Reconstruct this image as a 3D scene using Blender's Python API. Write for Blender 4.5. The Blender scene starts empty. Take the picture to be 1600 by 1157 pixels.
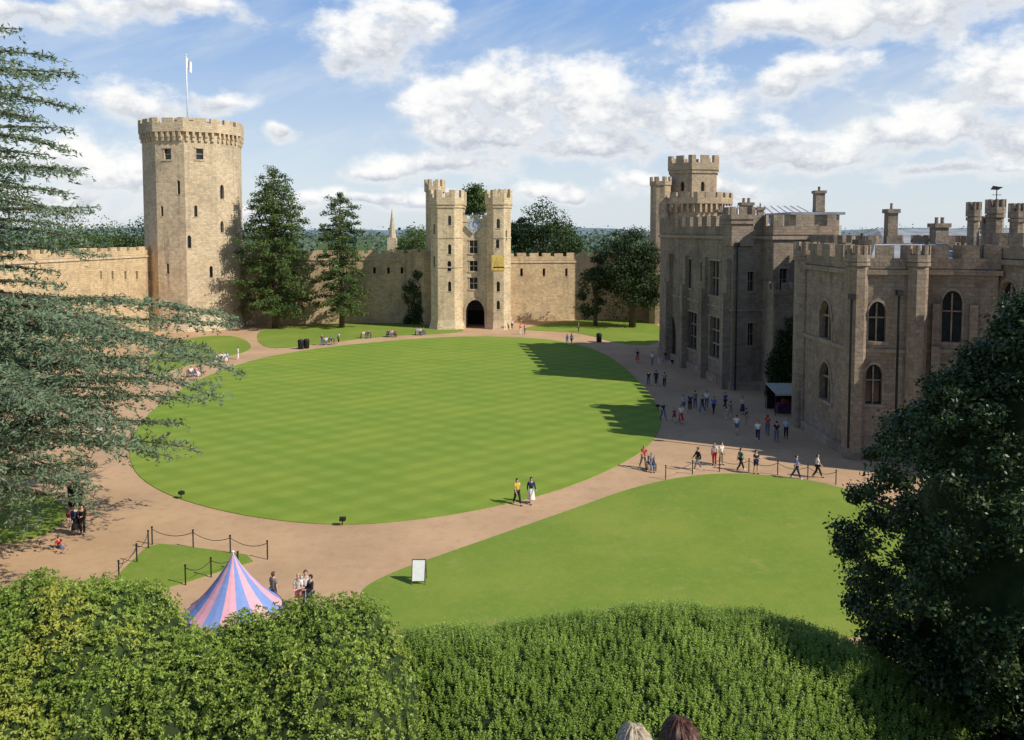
import bpy, bmesh, math, random
import numpy as np
from mathutils import Vector, Matrix
random.seed(7); rng=np.random.default_rng(7)
scene=bpy.context.scene; col=scene.collection
F=1300.0; CX=800.0; CY=440.0; TH=math.atan(80/1300); CH=17.0
ct,st=math.cos(TH),math.sin(TH)
def ray(px,py):
    t=(CY-py)/F
    return Vector(((px-CX)/F, ct+t*st, -st+t*ct))
def G(px,py,z=0.0):
    r=ray(px,py); s=(z-CH)/r.z
    return Vector((r.x*s,r.y*s,z))
def D(px,py,Y):
    r=ray(px,py); s=Y/r.y
    return Vector((r.x*s,Y,CH+r.z*s))
def ZZ(py,Y): return D(800,py,Y).z
def interp(tab,x):
    return float(np.interp(x,[t[0] for t in tab],[t[1] for t in tab]))
# ------------------------------------------------------------------ materials
def mth(nt,op,a,b=None,c=None,clamp=False):
    n=nt.nodes.new('ShaderNodeMath'); n.operation=op; n.use_clamp=clamp
    for i,x in enumerate((a,b,c)):
        if x is None: continue
        if isinstance(x,(int,float)): n.inputs[i].default_value=x
        else: nt.links.new(x,n.inputs[i])
    return n.outputs[0]
def vm(nt,op,a,b=None):
    n=nt.nodes.new('ShaderNodeVectorMath'); n.operation=op
    for i,x in enumerate((a,b)):
        if x is None: continue
        if isinstance(x,(tuple,list)): n.inputs[i].default_value=x
        else: nt.links.new(x,n.inputs[i])
    return n.outputs['Value'] if op in('LENGTH','DOT_PRODUCT') else n.outputs[0]
def mixc(nt,fac,a,b,blend='MIX'):
    n=nt.nodes.new('ShaderNodeMix'); n.data_type='RGBA'; n.blend_type=blend
    for i,x in ((0,fac),(6,a),(7,b)):
        if isinstance(x,(int,float)): n.inputs[i].default_value=x
        elif isinstance(x,(tuple,list)): n.inputs[i].default_value=tuple(x)+((1,) if len(x)==3 else ())
        else: nt.links.new(x,n.inputs[i])
    return n.outputs[2]
def noise(nt,vec,scale,detail=4,rough=.55):
    n=nt.nodes.new('ShaderNodeTexNoise'); n.inputs['Scale'].default_value=scale
    n.inputs['Detail'].default_value=detail; n.inputs['Roughness'].default_value=rough
    if vec is not None: nt.links.new(vec,n.inputs['Vector'])
    return n.outputs[0]
def sstep(nt,x,lo,hi,a=0.0,b=1.0):
    n=nt.nodes.new('ShaderNodeMapRange'); n.interpolation_type='SMOOTHSTEP'
    nt.links.new(x,n.inputs[0])
    for i,v in ((1,lo),(2,hi),(3,a),(4,b)): n.inputs[i].default_value=v
    return n.outputs[0]
def new_mat(name):
    m=bpy.data.materials.new(name); m.use_nodes=True
    nt=m.node_tree; b=nt.nodes['Principled BSDF']
    b.inputs['Specular IOR Level'].default_value=.3
    return m,nt,b
def geo_pos(nt): return nt.nodes.new('ShaderNodeNewGeometry')
def bump(nt,b,h,strength=.3,dist=.05):
    n=nt.nodes.new('ShaderNodeBump'); n.inputs['Strength'].default_value=strength; n.inputs['Distance'].default_value=dist
    nt.links.new(h,n.inputs['Height']); nt.links.new(n.outputs[0],b.inputs['Normal'])
def stone(name,c,dark=.45,bw=.62,rh=.30,stain=.75):
    m,nt,b=new_mat(name); g=geo_pos(nt); P=g.outputs['Position']
    tg=vm(nt,'CROSS_PRODUCT',g.outputs['True Normal'],(0,0,1))
    u=vm(nt,'DOT_PRODUCT',P,tg)
    sx=nt.nodes.new('ShaderNodeSeparateXYZ'); nt.links.new(P,sx.inputs[0])
    n2=noise(nt,P,1.7,5,.7)
    cb=nt.nodes.new('ShaderNodeCombineXYZ'); nt.links.new(mth(nt,'ADD',u,mth(nt,'MULTIPLY',n2,.25)),cb.inputs[0]); nt.links.new(mth(nt,'ADD',sx.outputs[2],mth(nt,'MULTIPLY',n2,.10)),cb.inputs[1])
    br=nt.nodes.new('ShaderNodeTexBrick'); nt.links.new(cb.outputs[0],br.inputs['Vector'])
    br.inputs['Scale'].default_value=1; br.inputs['Brick Width'].default_value=bw; br.inputs['Row Height'].default_value=rh
    br.inputs['Mortar Size'].default_value=.014; br.inputs['Mortar Smooth'].default_value=.4; br.inputs['Bias'].default_value=0
    br.inputs['Color1'].default_value=tuple(min(1,x*1.16) for x in c)+(1,)
    br.inputs['Color2'].default_value=(c[0]*.80,c[1]*.78,c[2]*.78,1)
    br.inputs['Mortar'].default_value=tuple(x*.66 for x in c)+(1,)
    n1=noise(nt,P,.20,7,.68); n4=noise(nt,P,5.0,4,.65); n5=noise(nt,P,.55,6,.7)
    st_=vm(nt,'MULTIPLY',P,(1.0,1.0,.10)); n3=noise(nt,st_,1.0,6,.68)
    c1=mixc(nt,sstep(nt,n1,.44,.70,0,.85),br.outputs[0],(c[0]*dark,c[1]*dark*.97,c[2]*dark*1.02))
    c2=mixc(nt,sstep(nt,n3,.50,.76,0,stain),c1,(c[0]*.34,c[1]*.32,c[2]*.34))
    c25=mixc(nt,sstep(nt,n5,.50,.72,0,.5),c2,(min(.8,c[0]*1.22),c[1]*1.05,c[2]*.82))
    c3=mixc(nt,sstep(nt,n2,.35,.75,0,.45),c25,(min(.8,c[0]*1.36),min(.75,c[1]*1.34),c[2]*1.3))
    c4=mixc(nt,sstep(nt,n4,.46,.74,0,.5),c3,(c[0]*.46,c[1]*.43,c[2]*.40))
    nt.links.new(c4,b.inputs['Base Color']); b.inputs['Roughness'].default_value=.95; b.inputs['Specular IOR Level'].default_value=.15
    h=mth(nt,'ADD',mth(nt,'MULTIPLY',br.outputs['Fac'],-.5),n2); h=mth(nt,'ADD',h,mth(nt,'MULTIPLY',n4,.6))
    bump(nt,b,h,.6,.10)
    return m
def plain(name,c,rough=.7,var=.25,scale=6,metal=0,spec=.3):
    m,nt,b=new_mat(name); tc=nt.nodes.new('ShaderNodeTexCoord')
    n=noise(nt,tc.outputs['Object'],scale,4)
    cc=mixc(nt,sstep(nt,n,.3,.7),tuple(x*(1-var) for x in c),tuple(min(1,x*(1+var)) for x in c))
    nt.links.new(cc,b.inputs['Base Color']); b.inputs['Roughness'].default_value=rough
    b.inputs['Metallic'].default_value=metal; b.inputs['Specular IOR Level'].default_value=spec
    return m
def leafmat(name,c0,c1,trans=.25,rough=.5,spec=.3,nscale=.5,tip=None,patch=None):
    m,nt,b=new_mat(name); g=geo_pos(nt)
    n=noise(nt,g.outputs['Position'],nscale,3)
    f=mth(nt,'ADD',mth(nt,'MULTIPLY',g.outputs['Random Per Island'],.6),mth(nt,'MULTIPLY',sstep(nt,n,.3,.7),.5),clamp=True)
    cc=mixc(nt,f,c0,c1)
    if patch: cc=mixc(nt,sstep(nt,noise(nt,g.outputs['Position'],patch[0],4,.6),.50,.66,0,.8),cc,patch[1])
    if tip: cc=mixc(nt,sstep(nt,g.outputs['Random Per Island'],.86,.97),cc,tip)
    nt.links.new(cc,b.inputs['Base Color']); b.inputs['Roughness'].default_value=rough; b.inputs['Specular IOR Level'].default_value=spec
    t=nt.nodes.new('ShaderNodeBsdfTranslucent'); nt.links.new(cc,t.inputs[0])
    mx=nt.nodes.new('ShaderNodeMixShader'); mx.inputs[0].default_value=trans
    nt.links.new(b.outputs[0],mx.inputs[1]); nt.links.new(t.outputs[0],mx.inputs[2])
    nt.links.new(mx.outputs[0],nt.nodes['Material Output'].inputs[0])
    return m
def grass(name,c,stripes=False,patch=.5):
    m,nt,b=new_mat(name); g=geo_pos(nt); P=g.outputs['Position']
    n1=noise(nt,P,.12,5,.6); n2=noise(nt,P,2.2,5,.7); n3=noise(nt,P,18,3,.7); n4=noise(nt,P,.45,6,.72)
    cc=mixc(nt,sstep(nt,n1,.35,.7),(c[0]*.84,c[1]*.91,c[2]*.9),(c[0]*1.22,c[1]*1.07,c[2]*1.15))
    if stripes:
        def wave(dx,dy,p):
            s=vm(nt,'DOT_PRODUCT',P,(dx*2*math.pi/p,dy*2*math.pi/p,0))
            s=mth(nt,'ADD',s,mth(nt,'MULTIPLY',noise(nt,P,.35,3),.9))
            return sstep(nt,mth(nt,'SINE',s),-.7,.7)
        w1=wave(.56,.83,2.5); w2=wave(-.64,.77,2.3)
        cc=mixc(nt,mth(nt,'MULTIPLY',w1,.42),cc,(c[0]*1.32,c[1]*1.2,c[2]*1.5))
        cc=mixc(nt,mth(nt,'MULTIPLY',w2,.40),cc,(c[0]*.72,c[1]*.78,c[2]*.74))
    cc=mixc(nt,sstep(nt,n4,.52,.78,0,patch),cc,(c[0]*1.5,c[1]*1.12,c[2]*2.0))
    if not stripes:
        cc=mixc(nt,sstep(nt,noise(nt,P,.9,6,.75),.54,.74,0,.65),cc,(c[0]*1.5,c[1]*.95,c[2]*1.9))
        cc=mixc(nt,sstep(nt,noise(nt,P,.28,6,.7),.50,.72,0,.5),cc,(c[0]*.72,c[1]*.82,c[2]*.7))
    cc=mixc(nt,sstep(nt,n2,.45,.8,0,patch*.9),cc,(c[0]*1.3,c[1]*1.06,c[2]*1.5))
    cc=mixc(nt,sstep(nt,n3,.4,.75,0,.55),cc,(c[0]*.52,c[1]*.6,c[2]*.55))
    nt.links.new(cc,b.inputs['Base Color']); b.inputs['Roughness'].default_value=.9; b.inputs['Specular IOR Level'].default_value=.1
    bump(nt,b,mth(nt,'ADD',n3,n2),.5,.05)
    return m
def gravel(name,c):
    m,nt,b=new_mat(name); g=geo_pos(nt); P=g.outputs['Position']
    n1=noise(nt,P,.15,5,.6); n2=noise(nt,P,1.4,5,.65); n3=noise(nt,P,25,3,.7); n4=noise(nt,P,.5,6,.7)
    cc=mixc(nt,sstep(nt,n1,.3,.7),tuple(x*.82 for x in c),tuple(x*1.12 for x in c))
    cc=mixc(nt,sstep(nt,n4,.5,.75,0,.6),cc,(c[0]*1.15,c[1]*1.18,c[2]*1.22))
    cc=mixc(nt,sstep(nt,n2,.45,.8,0,.55),cc,(c[0]*.66,c[1]*.64,c[2]*.64))
    cc=mixc(nt,sstep(nt,n3,.4,.7,0,.45),cc,(c[0]*1.35,c[1]*1.33,c[2]*1.3))
    nt.links.new(cc,b.inputs['Base Color']); b.inputs['Roughness'].default_value=.95; b.inputs['Specular IOR Level'].default_value=.15
    bump(nt,b,n3,.5,.03)
    return m
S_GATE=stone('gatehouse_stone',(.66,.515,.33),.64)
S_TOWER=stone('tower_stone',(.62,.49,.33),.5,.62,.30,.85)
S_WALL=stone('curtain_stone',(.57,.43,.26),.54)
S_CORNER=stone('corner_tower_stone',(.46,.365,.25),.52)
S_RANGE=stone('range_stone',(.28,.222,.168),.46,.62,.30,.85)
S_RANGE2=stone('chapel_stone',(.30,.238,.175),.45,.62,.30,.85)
S_TRIM=stone('dressed_stone',(.57,.455,.32),.6,1.1,.5)
S_TRIM2=stone('dark_dressed_stone',(.33,.265,.20),.52,1.1,.5)
S_DARK=plain('sooty_stone',(.10,.08,.06),.95,.4,2)
M_GLASS=plain('window_glass',(.018,.02,.025),.12,.4,1.5,0,.6)
M_DARK=plain('opening_shade',(.012,.010,.009),.9)  # near-black colour painting the shade inside openings
M_LEAD=plain('lead_roof',(.26,.27,.28),.8,.25,.6)
M_WHITE_ROOF=plain('pale_roof',(.55,.55,.54),.8,.12,.7)
M_IRON=plain('black_iron',(.015,.015,.016),.5)
M_WOOD=plain('bench_wood',(.14,.085,.05),.7)
M_BARK=plain('bark',(.10,.07,.045),.95,.4,5)
M_PAINT=plain('white_paint',(.8,.8,.78),.5,.05)
M_GRASS=grass('striped_turf',(.215,.300,.040),True,.35)
M_GRASS2=grass('rough_turf',(.205,.280,.042),False,.85)
M_GROUND=grass('field_grass',(.08,.12,.03),False)
M_MOUND=plain('mound_earth',(.04,.05,.02),.95,.5,1)
M_PATH=gravel('path_gravel',(.47,.305,.175))
L_CEDAR=leafmat('cedar_needles',(.075,.12,.065),(.25,.325,.19),.25,.6,.2,.6)
L_PINE=leafmat('pine_needles',(.036,.072,.022),(.14,.19,.055),.22,.6,.2,.35)
L_YEW=leafmat('yew_needles',(.014,.030,.010),(.05,.075,.022),.15,.6,.2,.3)
L_BROAD=leafmat('broad_leaves',(.05,.09,.022),(.13,.19,.05),.25,.55,.2,.3)
L_DKBROAD=leafmat('dark_broad_leaves',(.025,.055,.018),(.075,.115,.035),.2,.55,.2,.3)
L_HOLLY=leafmat('holly_leaves',(.016,.033,.008),(.07,.11,.03),.14,.42,.3,.8)
L_LAUREL=leafmat('laurel_leaves',(.12,.21,.026),(.37,.48,.08),.38,.42,.3,1.2,(.48,.52,.11),(.8,(.50,.49,.08)))
L_BOX=leafmat('box_leaves',(.15,.26,.035),(.42,.55,.11),.42,.45,.3,1.0)
L_FAR=leafmat('hazy_far_leaves',(.09,.13,.11),(.14,.19,.14),.1,.8,.1,.02)  # distance haze painted into the bluish leaf colour
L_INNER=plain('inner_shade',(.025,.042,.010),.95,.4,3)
# ------------------------------------------------------------------ mesh helpers
ORG={}
class MB:
    def __init__(s): s.v=[]; s.f=[]; s.m=[]
    def add(s,vs,fs,mi=0):
        o=len(s.v); s.v+=[tuple(v) for v in vs]; s.f+=[tuple(i+o for i in f) for f in fs]; s.m+=[mi]*len(fs)
    def poly(s,pts,mi=0): s.add(pts,[tuple(range(len(pts)))],mi)
    def box(s,x0,x1,y0,y1,z0,z1,mi=0,bottom=True):
        vs=[(x0,y0,z0),(x1,y0,z0),(x1,y1,z0),(x0,y1,z0),(x0,y0,z1),(x1,y0,z1),(x1,y1,z1),(x0,y1,z1)]
        fs=[(0,1,5,4),(1,2,6,5),(2,3,7,6),(3,0,4,7),(4,5,6,7)]
        if bottom: fs.append((3,2,1,0))
        s.add(vs,fs,mi)
    def ubox(s,a,d,n,u0,u1,z0,z1,o0,o1,mi=0):
        def P(u,z,o): return (a[0]+d[0]*u-n[0]*o,a[1]+d[1]*u-n[1]*o,z)
        vs=[P(u0,z0,o0),P(u1,z0,o0),P(u1,z0,o1),P(u0,z0,o1),P(u0,z1,o0),P(u1,z1,o0),P(u1,z1,o1),P(u0,z1,o1)]
        s.add(vs,[(0,1,5,4),(1,2,6,5),(2,3,7,6),(3,0,4,7),(4,5,6,7),(3,2,1,0)],mi)
    def tube(s,pts,rad,n=6,mi=0,caps=True):
        pts=[Vector(p) for p in pts]; o=len(s.v); k=len(pts)
        if isinstance(rad,(int,float)): rad=[rad]*k
        for i,p in enumerate(pts):
            t=(pts[min(i+1,k-1)]-pts[max(i-1,0)])
            if t.length<1e-9: t=Vector((0,0,1))
            t.normalize(); a=Vector((0,0,1)) if abs(t.z)<.9 else Vector((1,0,0))
            x=t.cross(a).normalized(); y=t.cross(x)
            for j in range(n):
                q=2*math.pi*j/n; s.v.append(tuple(p+(x*math.cos(q)+y*math.sin(q))*rad[i]))
        for i in range(k-1):
            for j in range(n):
                j2=(j+1)%n; s.f.append((o+i*n+j,o+i*n+j2,o+(i+1)*n+j2,o+(i+1)*n+j)); s.m.append(mi)
        if caps:
            s.f.append(tuple(o+j for j in range(n))[::-1]); s.m.append(mi)
            s.f.append(tuple(o+(k-1)*n+j for j in range(n))); s.m.append(mi)
    def lathe(s,c,prof,n=12,mis=None,rot=0):
        o=len(s.v)
        for r,z in prof:
            for j in range(n):
                q=2*math.pi*j/n+rot; s.v.append((c[0]+r*math.cos(q),c[1]+r*math.sin(q),c[2]+z))
        for i in range(len(prof)-1):
            for j in range(n):
                j2=(j+1)%n; s.f.append((o+i*n+j,o+i*n+j2,o+(i+1)*n+j2,o+(i+1)*n+j)); s.m.append(mis(j,i) if mis else 0)
def setp(o,label=None,cat=None,group=None,kind=None):
    if label: o['label']=label
    if cat: o['category']=cat
    if group: o['group']=group
    if kind: o['kind']=kind
    return o
def finish(name,me,mats,parent,O,smooth):
    for m in mats: me.materials.append(m)
    if smooth: me.polygons.foreach_set('use_smooth',[True]*len(me.polygons))
    o=bpy.data.objects.new(name,me); col.objects.link(o)
    if parent: o.parent=parent
    else: o.location=O
    ORG[o.name]=O
    return o
def build(name,mb,mats,parent=None,smooth=False,org=(0,0,0)):
    if not isinstance(mats,(list,tuple)): mats=[mats]
    O=ORG[parent.name] if parent else tuple(org)
    me=bpy.data.meshes.new(name)
    me.from_pydata([(x-O[0],y-O[1],z-O[2]) for x,y,z in mb.v],[],mb.f)
    me.polygons.foreach_set('material_index',mb.m); me.update()
    return finish(name,me,mats,parent,O,smooth)
def build_np(name,V,nper,mats,parent=None,org=(0,0,0),midx=None):
    O=ORG[parent.name] if parent else tuple(org)
    V=(np.asarray(V).reshape(-1,3)-np.array(O)).astype(np.float32); n=len(V)//nper
    me=bpy.data.meshes.new(name)
    me.vertices.add(len(V)); me.vertices.foreach_set('co',V.ravel())
    me.loops.add(n*nper); me.loops.foreach_set('vertex_index',np.arange(n*nper,dtype=np.int32))
    me.polygons.add(n); me.polygons.foreach_set('loop_start',np.arange(0,n*nper,nper,dtype=np.int32))
    if midx is not None: me.polygons.foreach_set('material_index',np.asarray(midx,dtype=np.int32))
    me.update(calc_edges=True); me.validate()
    return finish(name,me,mats,parent,O,False)
def thing(name,label,cat,loc=(0,0,0),group=None):
    o=bpy.data.objects.new(name,None); col.objects.link(o); o.location=loc; o.empty_display_size=.3
    ORG[o.name]=tuple(loc); return setp(o,label,cat,group)
def dup(root,loc,rz=0,label=None,group=None,scale=1):
    r=root.copy(); col.objects.link(r); r.location=loc; r.rotation_euler=(0,0,rz); r.scale=(scale,)*3
    setp(r,label,None,group)
    for ch in list(root.children):
        c=ch.copy(); col.objects.link(c); c.parent=r
        for g in list(ch.children):
            e=g.copy(); col.objects.link(e); e.parent=c
    return r
# ------------------------------------------------------------------ wall helpers
def vec2(p): return Vector((p[0],p[1]))
def frame(a,b):
    a=vec2(a); b=vec2(b); d=(b-a); L=d.length; d=d/L; return a,d,Vector((d.y,-d.x)),L
def contour(h):
    u0,u1,z0,z1,arch=h
    if not arch: return [(u0,z0),(u1,z0),(u1,z1),(u0,z1)],None
    um=(u0+u1)/2; w=(u1-u0)/2; ah=min(w*1.35,(z1-z0)*.6); zs=z1-ah
    arc=[]
    for k in range(0,6):
        q=k/6; arc.append((u1-w*q**1.6,zs+ah*math.sin(q*math.pi/2)**.9))
    right=arc+[(um,z1)]
    left=[(2*um-u,z) for u,z in arc][::-1]
    return [(u0,z0),(u1,z0)]+right+left,(zs,right,left)
def wall(mb,a,b,z0,z1,holes=(),depth=.45,mi=0):
    a,d,n,L=frame(a,b)
    def P(u,z,o=0): return (a.x+d.x*u-n.x*o,a.y+d.y*u-n.y*o,z)
    us=sorted({0,L}|{x for h in holes for x in h[:2]}); zs=sorted({z0,z1}|{x for h in holes for x in h[2:4]})
    for i in range(len(us)-1):
        for j in range(len(zs)-1):
            um=(us[i]+us[i+1])/2; zm=(zs[j]+zs[j+1])/2
            if any(h[0]<um<h[1] and h[2]<zm<h[3] for h in holes): continue
            mb.poly([P(us[i],zs[j]),P(us[i+1],zs[j]),P(us[i+1],zs[j+1]),P(us[i],zs[j+1])],mi)
    for h in holes:
        dp=h[5] if len(h)>5 else depth
        c,info=contour(h[:5])
        for k in range(len(c)):
            p=c[k]; q=c[(k+1)%len(c)]
            mb.poly([P(*p),P(*p,dp),P(*q,dp),P(*q)],mi)
        if info:
            zs_,right,left=info
            cr=(h[1],h[3])
            for k in range(len(right)-1): mb.poly([P(*cr),P(*right[k+1]),P(*right[k])],mi)
            cl=(h[0],h[3]); lf=[right[-1]]+left
            for k in range(len(lf)-1): mb.poly([P(*cl),P(*lf[k+1]),P(*lf[k])],mi)
def window(parent,a,b,h,depth=.45,mul=1,tr=1,surround=True,fm=None,name='window',pane='pane',pm=None):
    a,d,n,L=frame(a,b); mb=MB(); u0,u1,z0,z1,arch=h[:5]; fm=fm or S_TRIM
    w=u1-u0; bw=max(.06,min(.14,w*.08)); D0=depth-.22; D1=depth-.06
    for k in range(mul):
        uc=u0+w*(k+1)/(mul+1); mb.ubox(a,d,n,uc-bw/2,uc+bw/2,z0,z1-(.05 if not arch else (w*.12)),D0,D1)
    for k in range(tr):
        zc=z0+(z1-z0)*(k+1)/(tr+1)
        if arch: zc=z0+(z1-z0)*.6*(k+1)/(tr+0)
        mb.ubox(a,d,n,u0,u1,zc-bw/2,zc+bw/2,D0+.02,D1+.02)
    if surround:
        s=max(.14,w*.1); mb.ubox(a,d,n,u0-s-.1,u1+s+.1,z0-.22,z0-.004,-.12,.03)
        mb.ubox(a,d,n,u0-s,u0-.004,z0,z1+(0 if not arch else -w*.6),-.05,.03); mb.ubox(a,d,n,u1+.004,u1+s,z0,z1+(0 if not arch else -w*.6),-.05,.03)
        if not arch: mb.ubox(a,d,n,u0-s-.1,u1+s+.1,z1+.004,z1+.2,-.12,.03)
        else:
            c,_=contour(h[:5]); cx,cz=(u0+u1)/2,z0+(z1-z0)*.4
            for k in range(2,len(c)-1):
                p,q=c[k],c[k+1]
                def ow(pp,e):
                    v=Vector((pp[0]-cx,pp[1]-cz)); v=v*(1+e/v.length); return (cx+v.x,cz+v.y)
                f=lambda s_,o:(a.x+d.x*s_[0]-n.x*o,a.y+d.y*s_[0]-n.y*o,s_[1])
                pi,qi,po,qo=ow(p,.02),ow(q,.02),ow(p,.22),ow(q,.22)
                mb.poly([f(pi,-.1),f(po,-.1),f(qo,-.1),f(qi,-.1)]); mb.poly([f(po,-.1),f(po,.02),f(qo,.02),f(qo,-.1)]); mb.poly([f(pi,-.1),f(qi,-.1),f(qi,.02),f(pi,.02)])
    if not mb.v: mb.ubox(a,d,n,u0-.06,u1+.06,z0-.12,z0-.004,-.06,.03)
    wo=build(name,mb,fm,parent)
    c,_=contour(h[:5]); pb=MB()
    pb.poly([(a.x+d.x*u-n.x*(depth-.01),a.y+d.y*u-n.y*(depth-.01),z) for u,z in c])
    build(pane,pb,pm or M_GLASS,wo)
    return wo
def px_hole(a,b,x0,x1,y0,y1,arch=False):
    A,d,n,L=frame(a,b)
    def hit(px,py):
        r=ray(px,py)
        det=d.x*(-r.y)+r.x*d.y
        u=((-A.x)*(-r.y)+r.x*(-A.y))/det
        p=A+d*u; s=p.y/r.y; return u,CH+r.z*s
    ym=(y0+y1)/2; xm=(x0+x1)/2
    return (hit(x0,ym)[0],hit(x1,ym)[0],hit(xm,y1)[1],hit(xm,y0)[1],arch)
def offset(pts,dist,closed=True):
    k=len(pts); out=[]
    for i in range(k):
        p=vec2(pts[i]); ns=[]
        if closed or i>0: ns.append(frame(pts[i-1],pts[i])[2])
        if closed or i<k-1: ns.append(frame(pts[i],pts[(i+1)%k])[2])
        nm=ns[0] if len(ns)==1 else (ns[0]+ns[1])/(1+ns[0].dot(ns[1]))
        out.append(p-nm*dist)
    return out
def ring(mb,pts,z0,z1,proud,th,closed=True,mi=0):
    out=offset(pts,-proud,closed); inn=offset(out,th,closed); k=len(pts)
    for i in range(k if closed else k-1):
        a,b,ai,bi=out[i],out[(i+1)%k],inn[i],inn[(i+1)%k]
        q=lambda p,z:(p.x,p.y,z)
        mb.poly([q(a,z0),q(b,z0),q(b,z1),q(a,z1)],mi); mb.poly([q(bi,z0),q(ai,z0),q(ai,z1),q(bi,z1)],mi)
        mb.poly([q(a,z1),q(b,z1),q(bi,z1),q(ai,z1)],mi); mb.poly([q(ai,z0),q(bi,z0),q(b,z0),q(a,z0)],mi)
        if not closed and i==0: mb.poly([q(ai,z0),q(a,z0),q(a,z1),q(ai,z1)],mi)
        if not closed and i==k-2: mb.poly([q(b,z0),q(bi,z0),q(bi,z1),q(b,z1)],mi)
    return out,inn
def courses(root,pts,levels,mat,closed=True):
    for z0,z1,pr in levels:
        mb=MB(); ring(mb,pts,z0,z1,pr,.35,closed); build('string_course',mb,mat,root)
def battlement(mb,pts,z,h0=.9,h1=.9,th=.5,mw=1.3,gw=.9,proud=.0,closed=True,mi=0,jit=0.0):
    out,inn=ring(mb,pts,z,z+h0,proud,th,closed,mi); k=len(pts)
    q=lambda p,zz:(p.x,p.y,zz)
    for i in range(k if closed else k-1):
        a,b,ai,bi=out[i],out[(i+1)%k],inn[i],inn[(i+1)%k]
        L=(b-a).length; n=max(1,round(L/(mw+gw))); fr=mw/(mw+gw); U=1/n
        rngs=[(0,.5*fr*U)]+[((j-.5*fr)*U,(j+.5*fr)*U) for j in range(1,n)]+[(1-.5*fr*U,1)]
        for t0,t1 in rngs:
            o0,o1=a.lerp(b,t0),a.lerp(b,t1); i0,i1=ai.lerp(bi,t0),ai.lerp(bi,t1)
            za=z+h0; zb=z+h0+h1+(random.uniform(-jit,jit) if 0<t0 and t1<1 else 0)
            mb.poly([q(o0,za),q(o1,za),q(o1,zb),q(o0,zb)],mi); mb.poly([q(i1,za),q(i0,za),q(i0,zb),q(i1,zb)],mi)
            mb.poly([q(o0,zb),q(o1,zb),q(i1,zb),q(i0,zb)],mi)
            if t0>0 or (not closed and i==0): mb.poly([q(i0,za),q(o0,za),q(o0,zb),q(i0,zb)],mi)
            if t1<1 or (not closed and i==k-2): mb.poly([q(o1,za),q(i1,za),q(i1,zb),q(o1,zb)],mi)
def prism(mb,pts,z0,z1,holes={},closed=True,cap=None,mi=0):
    k=len(pts)
    for i in range(k if closed else k-1): wall(mb,pts[i],pts[(i+1)%k],z0,z1,holes.get(i,()),mi=mi)
    if cap is not None: mb.poly([(p[0],p[1],cap) for p in pts],mi)
def ngon(c,r,n,rot=0): return [Vector((c[0]+r*math.cos(rot+2*math.pi*i/n),c[1]+r*math.sin(rot+2*math.pi*i/n))) for i in range(n)]
# ------------------------------------------------------------------ people templates (built first while the scene is small)
def skin_mesh(V,E,R,roots=(0,),sub=1):
    me=bpy.data.meshes.new('t'); me.from_pydata([tuple(v) for v in V],E,[]); o=bpy.data.objects.new('t',me); col.objects.link(o)
    m=o.modifiers.new('s','SKIN'); m.use_smooth_shade=True; m.branch_smoothing=.3
    s=o.modifiers.new('u','SUBSURF'); s.levels=sub; s.render_levels=sub
    for i,r in enumerate(R):
        sv=me.skin_vertices[0].data[i]; sv.radius=(r,r) if isinstance(r,(int,float)) else r
        sv.use_root=(i in roots)
    dg=bpy.context.evaluated_depsgraph_get(); dg.update()
    m2=bpy.data.meshes.new_from_object(o.evaluated_get(dg))
    bpy.data.objects.remove(o); bpy.data.meshes.remove(me)
    m2.polygons.foreach_set('use_smooth',[True]*len(m2.polygons))
    m2.materials.clear(); m2.materials.append(None)
    return m2
def pose_joints(lL,lR,aL,aR,hip=None,lean=0.0,abd=.14):
    J={}; R=math.radians
    def leg(s,a,b):
        a=R(a); b=R(b); h=Vector((.09*s,0,0)); k=h+.43*Vector((.02*s,-math.sin(a),-math.cos(a)))
        an=k+.41*Vector((0,-math.sin(a-b),-math.cos(a-b))); return h,k,an,an+Vector((.02*s,-.15,-.045))
    L=leg(1,*lL); Rr=leg(-1,*lR)
    hz=(.085-min(L[2].z,Rr[2].z)) if hip is None else hip
    up=Vector((0,0,hz))
    J['L']=[p+up for p in L]; J['R']=[p+up for p in Rr]
    for k in 'LR':
        if J[k][3].z<.03: J[k][3].z=.03
    ln=R(lean); B=lambda y,z:Vector((0,-math.sin(ln)*z+y*math.cos(ln),math.cos(ln)*z))+up
    J['sp']=[B(0,.02),B(.01,.2),B(0,.4),B(.0,.52),B(-.01,.585),B(-.025,.67),B(-.015,.755)]
    def arm(s,a,e):
        a=R(a); e=R(e); sh=B(0,.475)+Vector((.165*s,0,0))
        el=sh+.29*Vector((math.sin(abd)*s,-math.sin(a),-math.cos(a)))
        ins=-.45 if e>R(60) else 0.0
        w=el+.25*Vector((ins*s+.03*s,-math.sin(a+e),-math.cos(a+e))).normalized(); dr=(w-el).normalized()
        return sh,el,w,w+dr*.08
    J['aL']=arm(1,*aL); J['aR']=arm(-1,*aR)
    return J
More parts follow.
